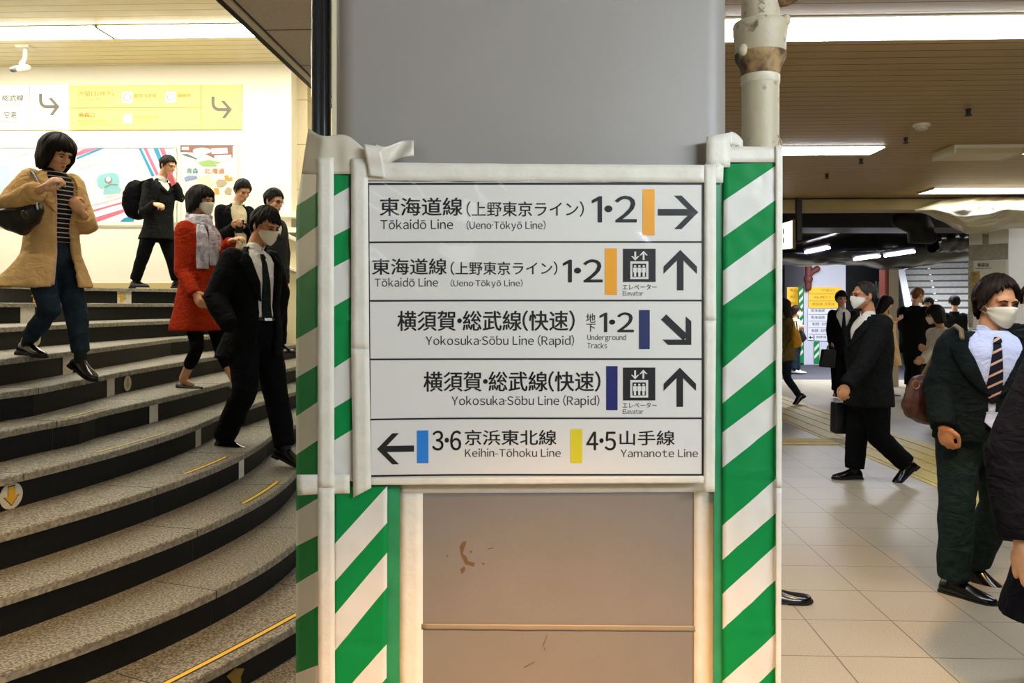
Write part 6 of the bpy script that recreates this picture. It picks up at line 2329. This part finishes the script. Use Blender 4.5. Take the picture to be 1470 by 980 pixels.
build('handle', MB().tube([P(1139, 474, 11.7), P(1140, 462, 11.75), P(1143, 461, 11.75), P(1145, 475, 11.7)], .010, 8), MATS['bag_yellow'], bg)
bg = thing('tote_bag', 'black bag held by the person in the pale jacket', 'bag', P(1151, 492, 17.0))
bagf([(1146, 472), (1152, 473), (1158, 486), (1152, 492), (1147, 488)], 17.0, .14, M_CASE, 'bag_body', bg, vox=.014)
build('handle', MB().tube([P(1147, 473, 17.0), P(1148, 468, 17.0), P(1151, 468, 17.0), P(1152, 474, 17.0)], .010, 8), M_CASE, bg)

# ---- 13. beige coat with phone
D = 13.0
p10, J = person('person in a long beige coat with dark hair looking at a phone, facing right', D, (.95, -.3), (1272, 435), (1270, 452), (1274, 492),
                arms=dict(R=((1268, 470, -.1), (1283, 460, -.25)), L=((1272, 470, 0), (1286, 459, 0))),
                legs=dict(R=((1264, 530, 0), (1262, 560, 0)), L=((1272, 530, 0), (1274, 560, 0))),
                s=.96, pitch=26, hair=dict(m=H_BLACK, ends=LONG, th=.024, th_top=.024, back=.7, ragged=.03), sw=.165, coat=dict(name='coat', m=C_BEIGE, t0=-.5, hem=(1277, 524, 0, .19, .17), arm=(.08, .064, .054)), trousers=dict(m=C_BLACK),
                hands=dict(R=dict(d=(.8, -.2, .3), n=(0, .4, .8), curl=.7), L=dict(d=(.8, 0, .3), n=(0, -.3, .8), curl=.7)), shoes=MATS['shoe_white'], vox=.010, cv=.014)
ph = thing('phone', 'bright phone in the hands of the person in the beige coat', 'phone', P(1290, 457, D - .2))
phone(ph, P(1290.5, 457, D - .12), Vector((.3, .95, 0)).normalized(), Vector((.75, -.25, .5)).normalized(), .075, .15, mat('phone_dark', '#141518', .3), mat('phone_lit', '#cfe0ff', .3, emit='#cfe0ff', estr=.6))

# ---- 14. man in black seen from behind, mask
D = 13.6
p11, J = person('person in black with short ginger hair and a white mask, seen from behind', D, (.66, .75), (1318, 424), (1312, 442), (1312, 498),
                arms=dict(L=((1296, 470, -.05), (1304, 494, .1)), R=((1333, 470, .0), (1336, 492, .2))),
                legs=dict(R=((1316, 528, 0), (1316, 554, 0)), L=((1306, 528, 0), (1304, 552, 0))),
                s=1.05, hf=(.86, .3), pitch=10, hair=dict(m=H_GINGER, ends=SHORT, th=.012, th_top=.024), mask=M_MASK, sw=.20, wk=1.1, dk=1.15, coat=dict(m=C_BLACK, t0=-.16, arm=(.09, .075, .06)), trousers=dict(m=C_BLACK), vox=.010, cv=.014)

# ---- 15. cream jacket
D = 10.2
p12, J = person('person with a black bob in a cream jacket, facing left beside the striped tie', D, (-.95, -.3), (1342, 452), (1352, 474), (1352, 540),
                arms=dict(L=((1340, 505, -.1), (1325, 516, -.25)), R=((1345, 505, 0), (1330, 500, 0))),
                legs=dict(R=((1350, 575, 0), (1350, 602, 0)), L=((1356, 575, 0), (1356, 602, 0))),
                s=.96, hf=(-.9, .1), pitch=14, hair=dict(m=H_BLACK, ends=BOB, th=.026, th_top=.026, flare=.05, back=.6), mask=M_MASKY, sw=.17, coat=dict(m=C_CREAM, arm=(.092, .078, .06), wr=.012), trousers=dict(m=C_JEANS2),
                hands=dict(L=dict(curl=.8), R=dict(curl=.8)), vox=.009, cv=.013)
# ---- 16. far figures before the stairs
D = 15.2
p13, J = person('person with black hair and dark coat, back turned, before the far stairs', D, (.2, 1), (1370, 434), (1370, 450), (1370, 500),
                arms=dict(L=((1357, 478, 0), (1358, 498, 0)), R=((1384, 478, 0), (1384, 498, 0))),
                legs=dict(R=((1374, 526, 0), (1374, 543, 0)), L=((1366, 526, 0), (1366, 543, 0))),
                s=1.0, hair=dict(m=H_BLACK, ends=SHORT_FR, th=.022, th_top=.028), sw=.18, coat=dict(m=C_DGREY, t0=-.2), trousers=dict(m=C_BLACK), vox=.012, cv=.016)
D = 14.6
p18, J = person('person with black hair and white shirt between the ginger man and the cream jacket', D, (-.7, -.7), (1332, 436), (1332, 452), (1334, 500),
                arms=dict(R=((1324, 478, 0), (1326, 498, 0)), L=((1342, 478, 0), (1342, 498, 0))),
                legs=dict(R=((1330, 525, 0), (1330, 546, 0)), L=((1338, 525, 0), (1338, 546, 0))),
                s=.98, hair=dict(m=H_BLACK, ends=SHORT_FR, th=.02), sw=.17, coat=dict(m=C_BLACK2, gap=[(-.5, 10), (.4, 14), (1.05, 50)]), shirt=C_SHIRT, trousers=dict(m=C_BLACK), vox=.012, cv=.016)
D = 5.3
p17, J = person('person in a dark coat and white mask behind the man with the striped tie', D, (-.75, -.66), (1487, 432), (1493, 468), (1494, 566),
                arms=dict(R=((1462, 530, 0), (1470, 580, -.1)), L=((1525, 530, 0), (1525, 590, 0))),
                legs=dict(R=((1486, 665, 0), (1484, 742, 0)), L=((1502, 665, 0), (1504, 742, 0))),
                s=1.0, hair=dict(m=H_BLACK, ends=SHORT), mask=M_MASK, sw=.178, coat=dict(m=C_DGREY, name='coat', t0=-.3), trousers=dict(m=C_BLACK), vox=.009, cv=.013)
if _to.name in COL.objects:
    COL.objects.unlink(_to)
bpy.data.objects.remove(_to)
